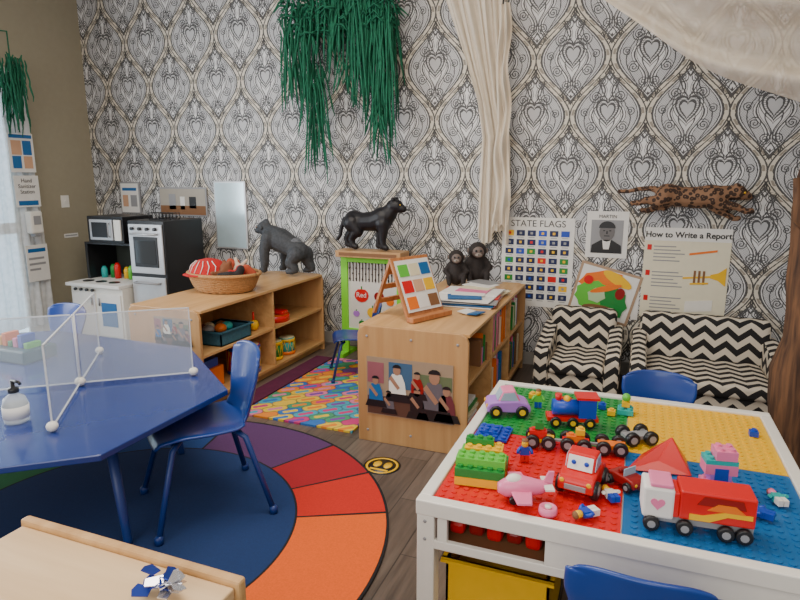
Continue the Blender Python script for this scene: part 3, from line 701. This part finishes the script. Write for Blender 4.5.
# ---------------------------------------------------------------- green vines
YARN=mat('green_yarn',(.0,.115,.055),.75,noise=.7,nscale=40)
def vines(name,loc,strands,seed):
    random.seed(seed);G(name,loc);bm=bmesh.new()
    for (x,z,L,w,n) in strands:
        for k in range(n):
            xx=x+random.uniform(-w,w);yy=random.uniform(-.09,.09);l=L*random.uniform(.4,1.08);ph=random.uniform(0,6);zz=z+random.uniform(-.08,.08)
            dx=random.uniform(-.012,.012);am=random.uniform(.002,.008)
            pts=[(xx+am*math.sin(ph+q*1.7)+dx*q,yy+.008*math.cos(ph+q*2),zz-l*q/8) for q in range(9)]
            addtube(bm,pts,[.005,.008,.007,.008,.006,.008,.008,.006,.003],5,0)
    mk('strands',bm,YARN)
vines('hanging_green_vines',(-2.33,4.58,0),[(-.42,2.72,.75,.07,32),(-.30,2.82,.7,.08,38),(-.22,2.35,.85,.05,30),(-.10,2.95,.6,.12,44),(.06,2.95,.66,.1,40),(.22,2.95,.9,.1,50),(.33,2.8,1.0,.08,44),(.42,2.75,1.0,.05,26),(.12,2.45,.35,.08,18),(.36,2.05,.45,.05,16)],3)
bm=bmesh.new()
for k in range(9):
    a=-.45+k*.11
    pts=[(.0,0,3.68),(a*.5,.0,3.3),(a*.9,-.03+.02*(k%3),3.05+.08*math.sin(k)),(a*1.05,-.03,2.75+.05*math.sin(k*2))]
    addtube(bm,pts,[.018,.014,.014,.010],6)
    for q in range(70):
        px=a*.95+random.uniform(-.09,.09);pz=2.62+random.random()*.55;an=random.uniform(0,2*pi);ln=random.uniform(.06,.16);yy=random.uniform(-.09,.09)
        addtube(bm,[(px,yy,pz),(px+ln*.5*math.cos(an),yy,pz+ln*.35*math.sin(an)+.02),(px+ln*math.cos(an),yy,pz+ln*.5*math.sin(an)-.03)],[.008,.009,.003],4)
mk('branches',bm,YARN)
tube('stem',[(.28,.05,2.9),(.27,.05,2.5),(.3,.06,2.05)],[.012,.01,.006],BROWN,6)
END()
vines('door_vine_garland',(XL+.32,3.78,0),[(0,2.45,.55,.06,34),(.02,2.45,.42,.07,22)],6)
tube('hook_wire',[(0,0,2.45),(0,0,2.7),(-.30,0,2.75)],.006,YARN,6);END()
# ---------------------------------------------------------------- curtains
SH=mat('sheer_cream_fabric',(.84,.74,.60),.9,alpha=.80)
SH2=mat('sheer_canopy_fabric',(.80,.70,.56),.9,alpha=.62)
def panelfn(s,t):
    z=3.65-2.62*s
    w=.36+(.10-.36)*(s/.6)**.9 if s<.6 else .10+.03*((s-.6)/.4)
    cxp=-1.42+.36*min(1,s/.7)
    f=(t-.5)*2
    fold=.020*math.sin(f*9+3*s)+.014*math.sin(f*21+5*s+1)+.007*math.sin(f*43)
    return (cxp+f*w+.006*math.sin(f*30+s*12),YW-.09+fold,z-.07*math.sin(t*pi*2.3)*s**4+.02*math.sin(t*26)*s**6)
curtain('sheer_wall_curtain',panelfn,60,140,SH)
def panel2(s,t):
    z=2.75-1.62*s;f=(t-.5)*2
    w=.045+.02*s
    return (-1.02+.03*s+f*w+.012*math.sin(s*17),YW-.13-.02*math.sin(f*7)-.02*math.sin(s*23+f*2),z+.015*math.sin(f*8)*s)
curtain('sheer_curtain_ruffle',panel2,50,30,SH)
def swag(s,t):
    x=-.75+2.1*t
    q=1.0-x
    low=1.73+.355*q*q
    top=3.45
    z=top+(low-top)*s
    y=2.93-.16*math.sin(s*pi)+.040*math.sin(s*40+t*6)+.020*math.sin(s*83+t*11)
    return (x,y,z+.020*math.sin(t*7+s*14)*(1-s)+.008*math.sin(t*24))
curtain('sheer_canopy_swag',swag,200,70,SH2)
def swag2(s,t):
    x=-.55+1.9*t;q=1.25-x
    low=1.98+.30*q*q;top=3.47
    return (x,2.66+.03*math.sin(s*30+t*9)-.04*math.sin(s*pi),top+(low-top)*s+.01*math.sin(t*20))
curtain('sheer_canopy_layer',swag2,130,50,SH2)
tube('canopy_rod',[(-.9,2.82,3.48),(1.5,2.82,3.48)],.02,DARKW,10)
# ---------------------------------------------------------------- wood post
G('rough_wood_post',(.76,3.22,0))
bm=bmesh.new();random.seed(8);pts=[];rs=[]
for k in range(25):
    pts.append((.012*math.sin(k*1.3),.010*math.cos(k*1.7),.0+k*.15));rs.append(.098+.010*math.sin(k*2.1)+.03*math.exp(-k*.8))
addtube(bm,pts,rs,14)
for v in bm.verts:
    a=math.atan2(v.co.y,v.co.x);k=1+.07*math.sin(a*5+v.co.z*3);v.co.x*=k;v.co.y*=k
mk('trunk',bm,DARKW)
tube('branch',[(.03,-.03,1.2),(-.09,-.05,1.32),(-.12,-.06,1.5)],[.05,.025,.014],DARKW)
lathe('foot',[(0,0),(.15,0),(.14,.04),(.1,.10),(0,.1)],DARKW,n=14)
END()
# ---------------------------------------------------------------- lime frame display
G('lime_art_display',(-2.02,4.5,0))
w=.285;q=.062
box('leg_l',-w,-w+q,-.015,.015,0,.86,LIME,.003);box('leg_r',w-q,w,-.015,.015,0,.86,LIME,.003);box('rail_top',-w+q,w-q,-.015,.015,.81,.86,LIME,.003);box('rail_low',-w+q,w-q,-.015,.015,.17,.24,LIME,.003)
box('cap',-w-.005,w+.005,-.10,.10,.86,.915,MAPLEX,.004);box('cap_front',-w+.03,w-.03,-.104,-.10,.875,.90,BROWN)
box('backing',-w+q,w-q,.002,.010,.24,.81,mat('chart_paper',(.74,.71,.65),.7))
bm=bmesh.new()
for k in range(15):
    x=-.205+k*.0293;addtube(bm,[(x,-.003,.81),(x,-.003,.65)],.0045,6,0)
    for p_ in range(3): addball(bm,(x,-.006,.66+.045*((k+p_*2)%4)+.01),.008,0,6)
mk('bead_strings',bm,mat('dark_bead',(.05,.03,.03),.5))
fr=[(-.10,.53,RED,.065),(.06,.53,DRED,.045),(.16,.49,ORG,.035),(.0,.39,YEL,.05),(-.15,.37,LAV,.03),(.12,.37,RED,.03),(-.1,.29,GREEN,.028),(.06,.28,ORG,.025)]
for k,(x,z,mm,r) in enumerate(fr): 
    vprism('fruit_%d'%k,[(x+r*math.cos(a*pi/6),z+r*.9*math.sin(a*pi/6)-(.006 if a==3 else 0)) for a in range(12)],-.004,.002,mm);box('stem_%d'%k,x-.004,x+.004,-.005,.0,z+r*.8,z+r*1.2,GREEN)
text('word_red','Red',.06,PAPER,(-.148,-.006,.515))
box('word_card_2',.0,.14,-.006,-.002,.33,.345,LIME)
box('foot_bar_l',-w,-w+q,-.12,.15,0,.03,LIME);box('foot_bar_r',w-q,w,-.12,.15,0,.03,LIME)
END()
# ---------------------------------------------------------------- panther
PBL=mat('panther_black',(.006,.005,.008),.5)
G('black_panther_figure',(-2.02,4.5,.920),0,1.0)
organic('body',[
 [(-.16,0,.235,.078),(-.08,0,.228,.068),(.02,0,.235,.074),(.1,0,.262,.084),(.15,0,.30,.064),(.18,0,.335,.052)],
 [(.185,0,.355,.052),(.22,0,.36,.048),(.255,0,.342,.034),(.278,0,.338,.025)],
 [(.11,-.035,.22,.058),(.12,-.045,.15,.036),(.115,-.045,.08,.026),(.12,-.045,.033,.024),(.145,-.045,.024,.022)],
 [(.10,.035,.22,.056),(.06,.045,.15,.034),(.045,.045,.08,.025),(.035,.045,.033,.023),(.06,.045,.024,.021)],
 [(-.16,-.035,.22,.070),(-.11,-.045,.15,.046),(-.165,-.045,.085,.027),(-.15,-.045,.033,.024),(-.125,-.045,.024,.022)],
 [(-.18,.035,.21,.066),(-.20,.045,.14,.044),(-.25,.045,.085,.027),(-.245,.045,.033,.023),(-.22,.045,.024,.021)],
 [(-.20,0,.26,.030),(-.25,0,.24,.020),(-.28,0,.17,.016),(-.29,0,.11,.014),(-.315,0,.08,.014)]],
 [(.20,-.034,.412,.020),(.20,.034,.412,.020)],PBL,.007,3,1.12)
for k,y in enumerate((-.03,.03)): ball('eye_%d'%k,(.26,y*1.0,.370),.005,YEL)
END()
# ---------------------------------------------------------------- gorilla (faces left)
GOR=mat('gorilla_fur',(.045,.05,.058),.7,noise=.7,nscale=50,bump=.5)
G('gorilla_figure',(-2.83,4.42,.692),0,1.02)
organic('body',[
 [(.17,0,.19,.080),(.08,0,.235,.088),(-.02,0,.28,.105),(-.09,0,.31,.092)],
 [(-.10,0,.34,.06),(-.16,0,.37,.055)],
 [(-.09,-.075,.30,.060),(-.12,-.09,.19,.045),(-.12,-.09,.10,.038),(-.13,-.09,.035,.030),(-.15,-.09,.03,.026)],
 [(-.07,.075,.30,.060),(-.03,.09,.19,.043),(-.04,.09,.10,.036),(-.05,.09,.035,.030),(-.07,.09,.03,.026)],
 [(.16,-.05,.17,.072),(.12,-.07,.10,.050),(.16,-.07,.045,.033),(.13,-.07,.03,.028),(.09,-.07,.025,.022)],
 [(.19,.05,.17,.070),(.21,.07,.09,.048),(.24,.07,.045,.033),(.21,.07,.03,.028),(.175,.07,.025,.022)]],
 [(-.17,0,.375,.062,(1,.9,1)),(-.15,0,.42,.035,(1,.7,1)),(-.225,0,.355,.036,(1,.9,.8)),(-.205,0,.395,.03,(.8,1.3,.5))],GOR,.007,3)
FACE=mat('gorilla_face',(.02,.02,.022),.4)
ball('muzzle',(-.232,0,.352),.031,FACE,(1,1,.75));ball('brow',(-.215,0,.385),.028,FACE,(.6,1.2,.7))
for k,y in enumerate((-.02,.02)): ball('eye_%d'%k,(-.236,y,.384),.006,BROWN);ball('nostril_%d'%k,(-.262,y*.5,.36),.005,BLACK)
for k,y in enumerate((-.056,.056)): ball('ear_%d'%k,(-.16,y,.38),.014,FACE,(.8,.5,1.2))
ball('silver_back',(.08,0,.270),.072,mat('silver_fur',(.14,.15,.17),.8,noise=.7,nscale=50),(1.5,.94,.55))
END()
# ---------------------------------------------------------------- monkeys
SKF=mat('monkey_face',(.16,.12,.105),.6)
MF=mat('monkey_fur',(.022,.016,.015),.8,noise=.5,nscale=80)
MZ=mat('monkey_muzzle',(.28,.23,.20),.6)
def monkey(loc,rz,s,furm):
    G('monkey_figure',loc,rz,s)
    organic('body',[
     [(0,0,.055,.058),(0,0,.11,.055),(0,-.005,.155,.042)],[(0,-.01,.16,.034),(0,-.015,.19,.04)],
     [(-.045,0,.145,.024),(-.08,-.02,.10,.019),(-.05,-.06,.075,.016)],[(.045,0,.145,.024),(.08,-.02,.10,.019),(.05,-.06,.075,.016)],
     [(-.035,-.01,.045,.032),(-.055,-.065,.06,.022),(-.05,-.085,.022,.017),(-.05,-.11,.02,.014)],[(.035,-.01,.045,.032),(.055,-.065,.06,.022),(.05,-.085,.022,.017),(.05,-.11,.02,.014)],
     [(0,.045,.03,.012),(.03,.09,.03,.01),(.09,.10,.05,.008)]],
     [(0,-.015,.205,.055,(1.05,.95,1))],furm,.007)
    ball('face',(0,-.047,.200),.037,SKF,(1,.75,1));ball('muzzle',(0,-.072,.184),.020,MZ,(1.1,.8,.7))
    for k,x in enumerate((-1,1)): ball('ear_%d'%k,(x*.057,-.01,.205),.016,SKF,(.5,.5,1));ball('eye_%d'%k,(x*.014,-.074,.210),.007,BLACK)
    ball('nose',(0,-.088,.188),.004,BLACK)
    END()
monkey((-1.27,4.40,.694),.3,1.05,MF)
monkey((-1.14,4.53,.694),.35,1.25,MF)
# ---------------------------------------------------------------- items on book shelf
G('magazine_stack',(-1.0,3.98,.691),0)
random.seed(5)
mg=[PAPER,PINK,LBLUE,CREAM,GREY,RED,PAPER,PAPER]
for k in range(8):
    M=Matrix.Rotation(random.uniform(-.14,.14),4,'Z');box('magazine_%d'%k,-.22+random.uniform(-.02,.02),.17,-.36+.03*k*(k%2),.33-.03*k,.006*k,.006*k+.005,mg[k],M=M)
for k in range(6):
    M=Matrix.Translation((-.02,-.24+.11*k,.048))@Matrix.Rotation(.3-.15*k,4,'Z');box('cover_%d'%k,-.11,.11,-.08,.08,.001*k,.001*k+.003,[LBLUE,PAPER,PINK,CREAM,PAPER,GREY][k],M=M)
END()
EW=wood('easel_wood',(.36,.12,.035),(.56,.23,.08),'Z')
G('wooden_book_easel',(-1.12,3.27,.692),math.radians(66),1.12)
Mt=Matrix.Rotation(math.radians(-24),4,'X')
box('board',-.14,.14,-.008,.008,.02,.34,EW,.004,Mt)
box('ledge',-.15,.15,-.05,.0,.0,.025,EW,.003)
M2=Mt@Matrix.Translation((0,-.012,0))
box('card',-.125,.125,-.003,.002,.04,.32,PAPER,0,M2)
cs_=[ORG,LBLUE,RED,PAPER,LGREEN,SKIN,BROWN,CREAM,YEL]
for i in range(3):
    for j in range(3): box('picture_%d%d'%(i,j),-.115+i*.079,-.045+i*.079,-.006,-.003,.055+j*.088,.12+j*.088,cs_[(i*3+j*2)%9],M=M2)
Ms=Matrix.Translation((0,.27,0))@Matrix.Rotation(math.radians(24),4,'X')
for k,x in enumerate((-.13,.11)): box('strut_%d'%k,x,x+.02,0,.015,.0,.32,EW,0,Ms)
for k in range(3): box('slat_%d'%k,-.13,.13,.002,.010,.06+.09*k,.09+.09*k,EW,0,Ms)
END()
G('open_picture_book',(-.90,3.47,.694),math.radians(-20))
box('page_l',-.07,-.002,-.05,.05,0,.006,PAPER,M=Matrix.Rotation(math.radians(6),4,'Y'));box('page_r',.002,.07,-.05,.05,0,.006,LBLUE,M=Matrix.Rotation(math.radians(-6),4,'Y'));END()
random.seed(12);bm=bmesh.new()
def books(y0,y1,z,hmin,hmax,x=-.80,dens=1):
    y=y0
    while y<y1:
        t=random.uniform(.008,.03);h=random.uniform(hmin,hmax);d=random.uniform(.18,.24)
        addbox(bm,x-d,x-random.uniform(0,.03),y,min(y+t,y1)-.001,z,z+h,random.randrange(9));y+=t
books(3.58,4.07,.401,.19,.25);books(4.13,4.5,.401,.17,.24);books(3.6,4.0,.081,.18,.26);books(4.15,4.6,.081,.18,.26);books(3.35,3.5,.401,.1,.2)
mk('shelved_books',bm,[PAPER,RED,LBLUE,CREAM,ORG,GREEN,PINK,GREY,BROWN])
G('stacked_books',(-.95,3.25,.081));
for k in range(6): box('book_%d'%k,-.13,.13-.01*(k%3),-.15,.15-.015*(k%2),k*.022,k*.022+.02,[RED,PAPER,LBLUE,CREAM,GREEN,PAPER][k],.002)
END()
# ---------------------------------------------------------------- toy basket
WICK=mat('wicker',(.46,.23,.08),.7,noise=.5,nscale=90,bump=.8)
G('wicker_toy_basket',(-2.83,3.62,.681))
bm=bmesh.new()
for L in range(9):
    z=.010+L*.013;r=.19+.05*(L/8)**.7
    pts=[((r+.006*math.sin(k*pi+L*pi)) *1.12*math.cos(2*pi*k/48),(r+.006*math.sin(k*pi+L*pi))*.86*math.sin(2*pi*k/48),z+.003*math.cos(k*pi)) for k in range(49)]
    addtube(bm,pts,.0085,6,0,False)
mk('weave',bm,WICK)
pts=[(.25*1.12*math.cos(2*pi*k/48),.25*.86*math.sin(2*pi*k/48),.13) for k in range(49)];tube('rim',pts,.014,WICK,8)
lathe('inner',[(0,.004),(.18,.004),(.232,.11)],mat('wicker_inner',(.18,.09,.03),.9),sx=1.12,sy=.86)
PR=mat('plush_red',(.50,.012,.012),.9);PB=mat('plush_brown',(.20,.07,.03),.95);PC=mat('plush_cream',(.62,.46,.34),.95);PK=mat('plush_black',(.02,.015,.015),.95);PU=mat('plush_rust',(.42,.07,.03),.95);PW=mat('plush_white',(.75,.72,.68),.95)
lathe('red_cap_dome',[(.135,.10),(.132,.15),(.112,.195),(.07,.225),(.02,.238),(0,.239)],PR,c=(-.10,-.04,0),sx=1.15)
prism('red_cap_brim',[(-.24,-.09),(-.21,-.20),(-.13,-.24),(-.03,-.22),(.02,-.12),(-.06,-.11),(-.12,-.10),(-.17,-.07)],.125,.137,PR,.003)
bm=bmesh.new()
for a in range(6):
    t=-2.5+a*.36
    addtube(bm,[(-.10+.156*math.cos(t),-.04+.138*math.sin(t),.13),(-.10+.135*math.cos(t+.12),-.04+.12*math.sin(t+.12),.19),(-.10+.09*math.cos(t),-.04+.08*math.sin(t),.226)],.0035,5)
mk('cap_lacing',bm,PW)
organic('brown_teddy',[[(.04,-.03,.11,.06),(.06,-.05,.17,.05)],[(.04,-.06,.13,.03),(.0,-.13,.14,.022)],[(.09,-.05,.13,.03),(.13,-.12,.13,.022)]],[(.03,-.03,.215,.018),(.095,-.05,.215,.018),(.07,-.09,.16,.025)],PB,.009)
organic('cream_rabbit',[[(.12,.05,.10,.055),(.12,.02,.16,.042)],[(.11,.02,.18,.018),(.08,.04,.235,.013)],[(.14,.02,.18,.018),(.17,.05,.225,.013)],[(.12,-.02,.12,.02),(.09,-.07,.15,.016)]],[(.12,-.015,.155,.022)],PC,.009)
organic('black_toy_shoe',[[(.20,-.10,.13,.03),(.15,-.13,.135,.034),(.08,-.15,.13,.026)],[(.20,-.10,.13,.03),(.21,-.08,.18,.03)]],[],PK,.009)
organic('rust_dog',[[(-.02,.08,.11,.06),(.03,.10,.16,.05)],[(.22,.03,.12,.045),(.20,.0,.17,.035)],[(-.18,.05,.12,.05),(-.22,-.01,.13,.035)]],[(.0,.08,.2,.03),(.06,.08,.2,.025)],PU,.009)
organic('red_puppet',[[(.17,-.04,.12,.04),(.19,-.06,.175,.034)],[(.17,-.05,.14,.02),(.13,-.1,.16,.016)]],[],PR,.009)
END()
def drum(loc,r,h,m,bands):
    G('toy_drum',loc);lathe('shell',[(0,0),(r,0),(r,h),(0,h)],m);
    for k,(z,mm) in enumerate(bands): lathe('band_%d'%k,[(r,z-.012),(r+.005,z-.012),(r+.005,z+.012),(r,z+.012)],mm)
    lathe('skin',[(0,h+.001),(r*.95,h+.001),(r*.95,h)],CREAM)
    bm=bmesh.new();n=10
    for k in range(n):
        a0=2*pi*k/n;a1=2*pi*(k+.5)/n;a2=2*pi*(k+1)/n;q=r+.003
        addtube(bm,[(q*math.cos(a0),q*math.sin(a0),h-.02),(q*math.cos(a1),q*math.sin(a1),.02),(q*math.cos(a2),q*math.sin(a2),h-.02)],.003,4)
    mk('cords',bm,YEL);END()
drum((-2.66,3.57,.081),.12,.21,RED,[(.015,PLB),(.195,PLB)])
drum((-2.63,3.93,.081),.065,.15,GREEN,[(.015,YEL),(.135,YEL)])
drum((-2.62,4.10,.081),.065,.14,TEAL,[(.015,ORG),(.12,YEL)])
G('teal_toy_basket',(-2.68,3.36,.381));tray('tray',-.13,.13,-.17,.17,0,.10,mat('slate_blue_weave',(.03,.12,.18),.8,noise=.4,nscale=80));
for k in range(6): ball('toy_%d'%k,(-.08+.05*(k%3),-.1+.07*(k//2),.09),.042,[PB,GREY,ORG,CREAM,BROWN,TEAL][k],(1,1,.8))
END()
G('toy_tambourine',(-2.66,4.0,.381));lathe('rim',[(.11,0),(.12,0),(.12,.05),(.11,.05),(.11,0)],RED);lathe('head',[(0,.049),(.11,.049)],ORG)
box('castanet',-.03,.1,-.03,.05,.052,.085,RED,.01);END()
G('toy_maraca',(-2.62,3.66,.381));lathe('bulb',[(0,0),(.03,.01),(.04,.04),(.03,.07),(0,.08)],YEL);tube('handle',[(0,0,.07),(0,.0,.14)],.008,RED);END()
G('toy_shelf_boxes',(-2.75,3.15,.081));box('box_a',-.12,.12,-.15,.15,0,.14,ORG,.004);box('box_b',-.1,.1,-.12,.12,.14,.2,PLB,.004);END()
# ---------------------------------------------------------------- play kitchen
G('play_kitchen_oven',(0,0,0))
box('body',-4.24,-3.83,4.12,4.62,0,1.13,BLACK,.006)
box('door',-4.225,-3.845,4.105,4.12,.66,1.10,SILVER,.006)
box('window_frame',-4.17,-3.90,4.098,4.105,.72,.99,BLACK,.02);box('window',-4.15,-3.92,4.094,4.098,.75,.96,mat('oven_glass',(.04,.045,.05),.1),.01)
tube('handle',[(-4.17,4.10,1.015),(-4.17,4.07,1.015),(-3.90,4.07,1.015),(-3.90,4.10,1.015)],.009,SILVER)
for k in range(4): tube('knob_%d'%k,[(-4.17+.085*k,4.105,1.06),(-4.17+.085*k,4.082,1.06)],.015,BLACK)
box('lower_door',-4.225,-3.845,4.105,4.12,.06,.63,SILVER,.006);tube('lower_handle',[(-4.17,4.10,.58),(-4.17,4.07,.58),(-3.90,4.07,.58),(-3.90,4.10,.58)],.009,GREY)
END()
G('toy_microwave',(0,0,0))
box('body',-4.84,-4.40,4.22,4.6,.905,1.15,BLACK,.006);box('front',-4.80,-4.52,4.205,4.22,.93,1.12,SILVER,.004);box('window',-4.77,-4.58,4.2,4.206,.955,1.095,BLACK,.002);box('panel',-4.50,-4.42,4.205,4.22,.93,1.12,WHITE,.003);tube('handle',[(-4.55,4.2,.96),(-4.55,4.185,.98),(-4.55,4.185,1.07),(-4.55,4.2,1.09)],.006,GREY)
END()
G('white_play_kitchen_unit',(0,0,0))
box('base',-4.90,-4.27,4.02,4.6,0,.52,WHITE,.006);box('counter',-4.92,-4.265,3.98,4.62,.52,.55,PAPER,.004)
box('side_l',-4.90,-4.87,4.22,4.6,.55,.885,BLACK);box('side_r',-4.30,-4.27,4.22,4.6,.55,.885,BLACK);box('shelf',-4.90,-4.27,4.22,4.6,.885,.904,BLACK);box('splash',-4.87,-4.30,4.56,4.6,.55,.885,mat('splash_dark',(.05,.06,.05),.6))
box('door_l',-4.88,-4.60,4.008,4.02,.06,.46,PAPER,.004);box('door_r',-4.57,-4.29,4.008,4.02,.06,.46,PAPER,.004);tube('handle_l',[(-4.63,4.0,.35),(-4.63,4.0,.42)],.008,GREY);tube('handle_r',[(-4.54,4.0,.35),(-4.54,4.0,.42)],.008,GREY)
box('panel_art',-4.52,-4.34,4.003,4.008,.16,.38,LBLUE)
for k in range(4): tube('stove_knob_%d'%k,[(-4.82+.07*k,4.008,.49),(-4.82+.07*k,3.99,.49)],.014,BLACK)
for k in range(3): tube('burner_%d'%k,[(-4.78+.16*k,4.12,.55),(-4.78+.16*k,4.12,.556)],.05,BLACK,16)
END()
G('toy_kitchen_food',(-4.5,4.33,.551))
for k in range(6): lathe('jar_%d'%k,[(0,0),(.03,0),(.03,.08+.02*(k%3)),(.015,.11+.02*(k%3)),(0,.11+.02*(k%3))],[TEAL,GREEN,RED,YEL,LGREEN,ORG][k],n=12,c=(-.3+k*.085,.03*(k%2),0))
END()
G('dish_rack',(-3.98,4.3,1.131));bm=bmesh.new()
for k in range(7): addtube(bm,[(-.12+k*.04,-.06,0.006),(-.12+k*.04,-.06,.06),(-.12+k*.04,.06,.06),(-.12+k*.04,.06,.006)],.004,5)
addtube(bm,[(-.12,-.06,.006),(.12,-.06,.006)],.005,5);addtube(bm,[(-.12,.06,.006),(.12,.06,.006)],.005,5);mk('wires',bm,BLACK);END()
def frame(name,x,z,w,h,fm_,pm,items=()):
    G(name,(x,YW-.002,z));box('frame',-w/2,w/2,-.02,0,-h/2,h/2,fm_,.003);box('image',-w/2+.015,w/2-.015,-.022,-.02,-h/2+.015,h/2-.015,pm)
    for k,(a,b,c,d,mm) in enumerate(items): box('detail_%d'%k,-w/2+.015+a*(w-.03),-w/2+.015+b*(w-.03),-.024,-.022,-h/2+.015+c*(h-.03),-h/2+.015+d*(h-.03),mm)
    END()
frame('framed_chart',-4.85,1.30,.26,.32,GREY,PAPER,[(.1,.9,.75,.85,LBLUE),(.1,.4,.2,.6,SKIN),(.55,.9,.2,.6,GREY)])
frame('landscape_picture',-4.18,1.27,.58,.28,GREY,mat('pic_tan',(.40,.36,.30),.5),[(0,1,0,.35,BROWN),(.2,.35,.2,.8,GREY),(.45,.55,.2,.7,PAPER),(.65,.8,.25,.7,BLACK)])
frame('blue_wall_mirror',-3.62,1.15,.36,.64,SILVER,mat('mirror_glass',(.66,.84,.92),.15,.35))
# ---------------------------------------------------------------- camera
cam=bpy.data.cameras.new('camera');co=bpy.data.objects.new('camera',cam);COL.objects.link(co)
cam.sensor_width=36;cam.lens=27;cam.clip_start=.05
co.location=(0,0,1.5);co.rotation_euler=(math.radians(90-11.5),0,math.radians(21.5));S.camera=co
# ---------------------------------------------------------------- lights
def area(name,loc,rot,sx,sy,e,col):
    l=bpy.data.lights.new(name,'AREA');l.shape='RECTANGLE';l.size=sx;l.size_y=sy;l.energy=e;l.color=col
    o=bpy.data.objects.new(name,l);COL.objects.link(o);o.location=loc;o.rotation_euler=rot;return o
area('ceiling_light_panel',(-1.6,2.2,3.62),(0,0,0),2.4,1.2,98,(1,.90,.77))
area('ceiling_light_panel',(0.9,0.2,3.62),(0,0,0),1.2,1.2,34,(1,.87,.72))
area('window_daylight',(XL+.35,1.6,1.6),(0,math.radians(-90),0),1.8,2.2,130,(.90,.95,1))
area('window_daylight_front',(-1.0,-1.4,2.0),(math.radians(80),0,0),3.5,1.8,72,(1,.97,.93))
w=bpy.data.worlds.new('world');S.world=w;w.use_nodes=True
w.node_tree.nodes['Background'].inputs[0].default_value=(1,.97,.95,1);w.node_tree.nodes['Background'].inputs[1].default_value=.38
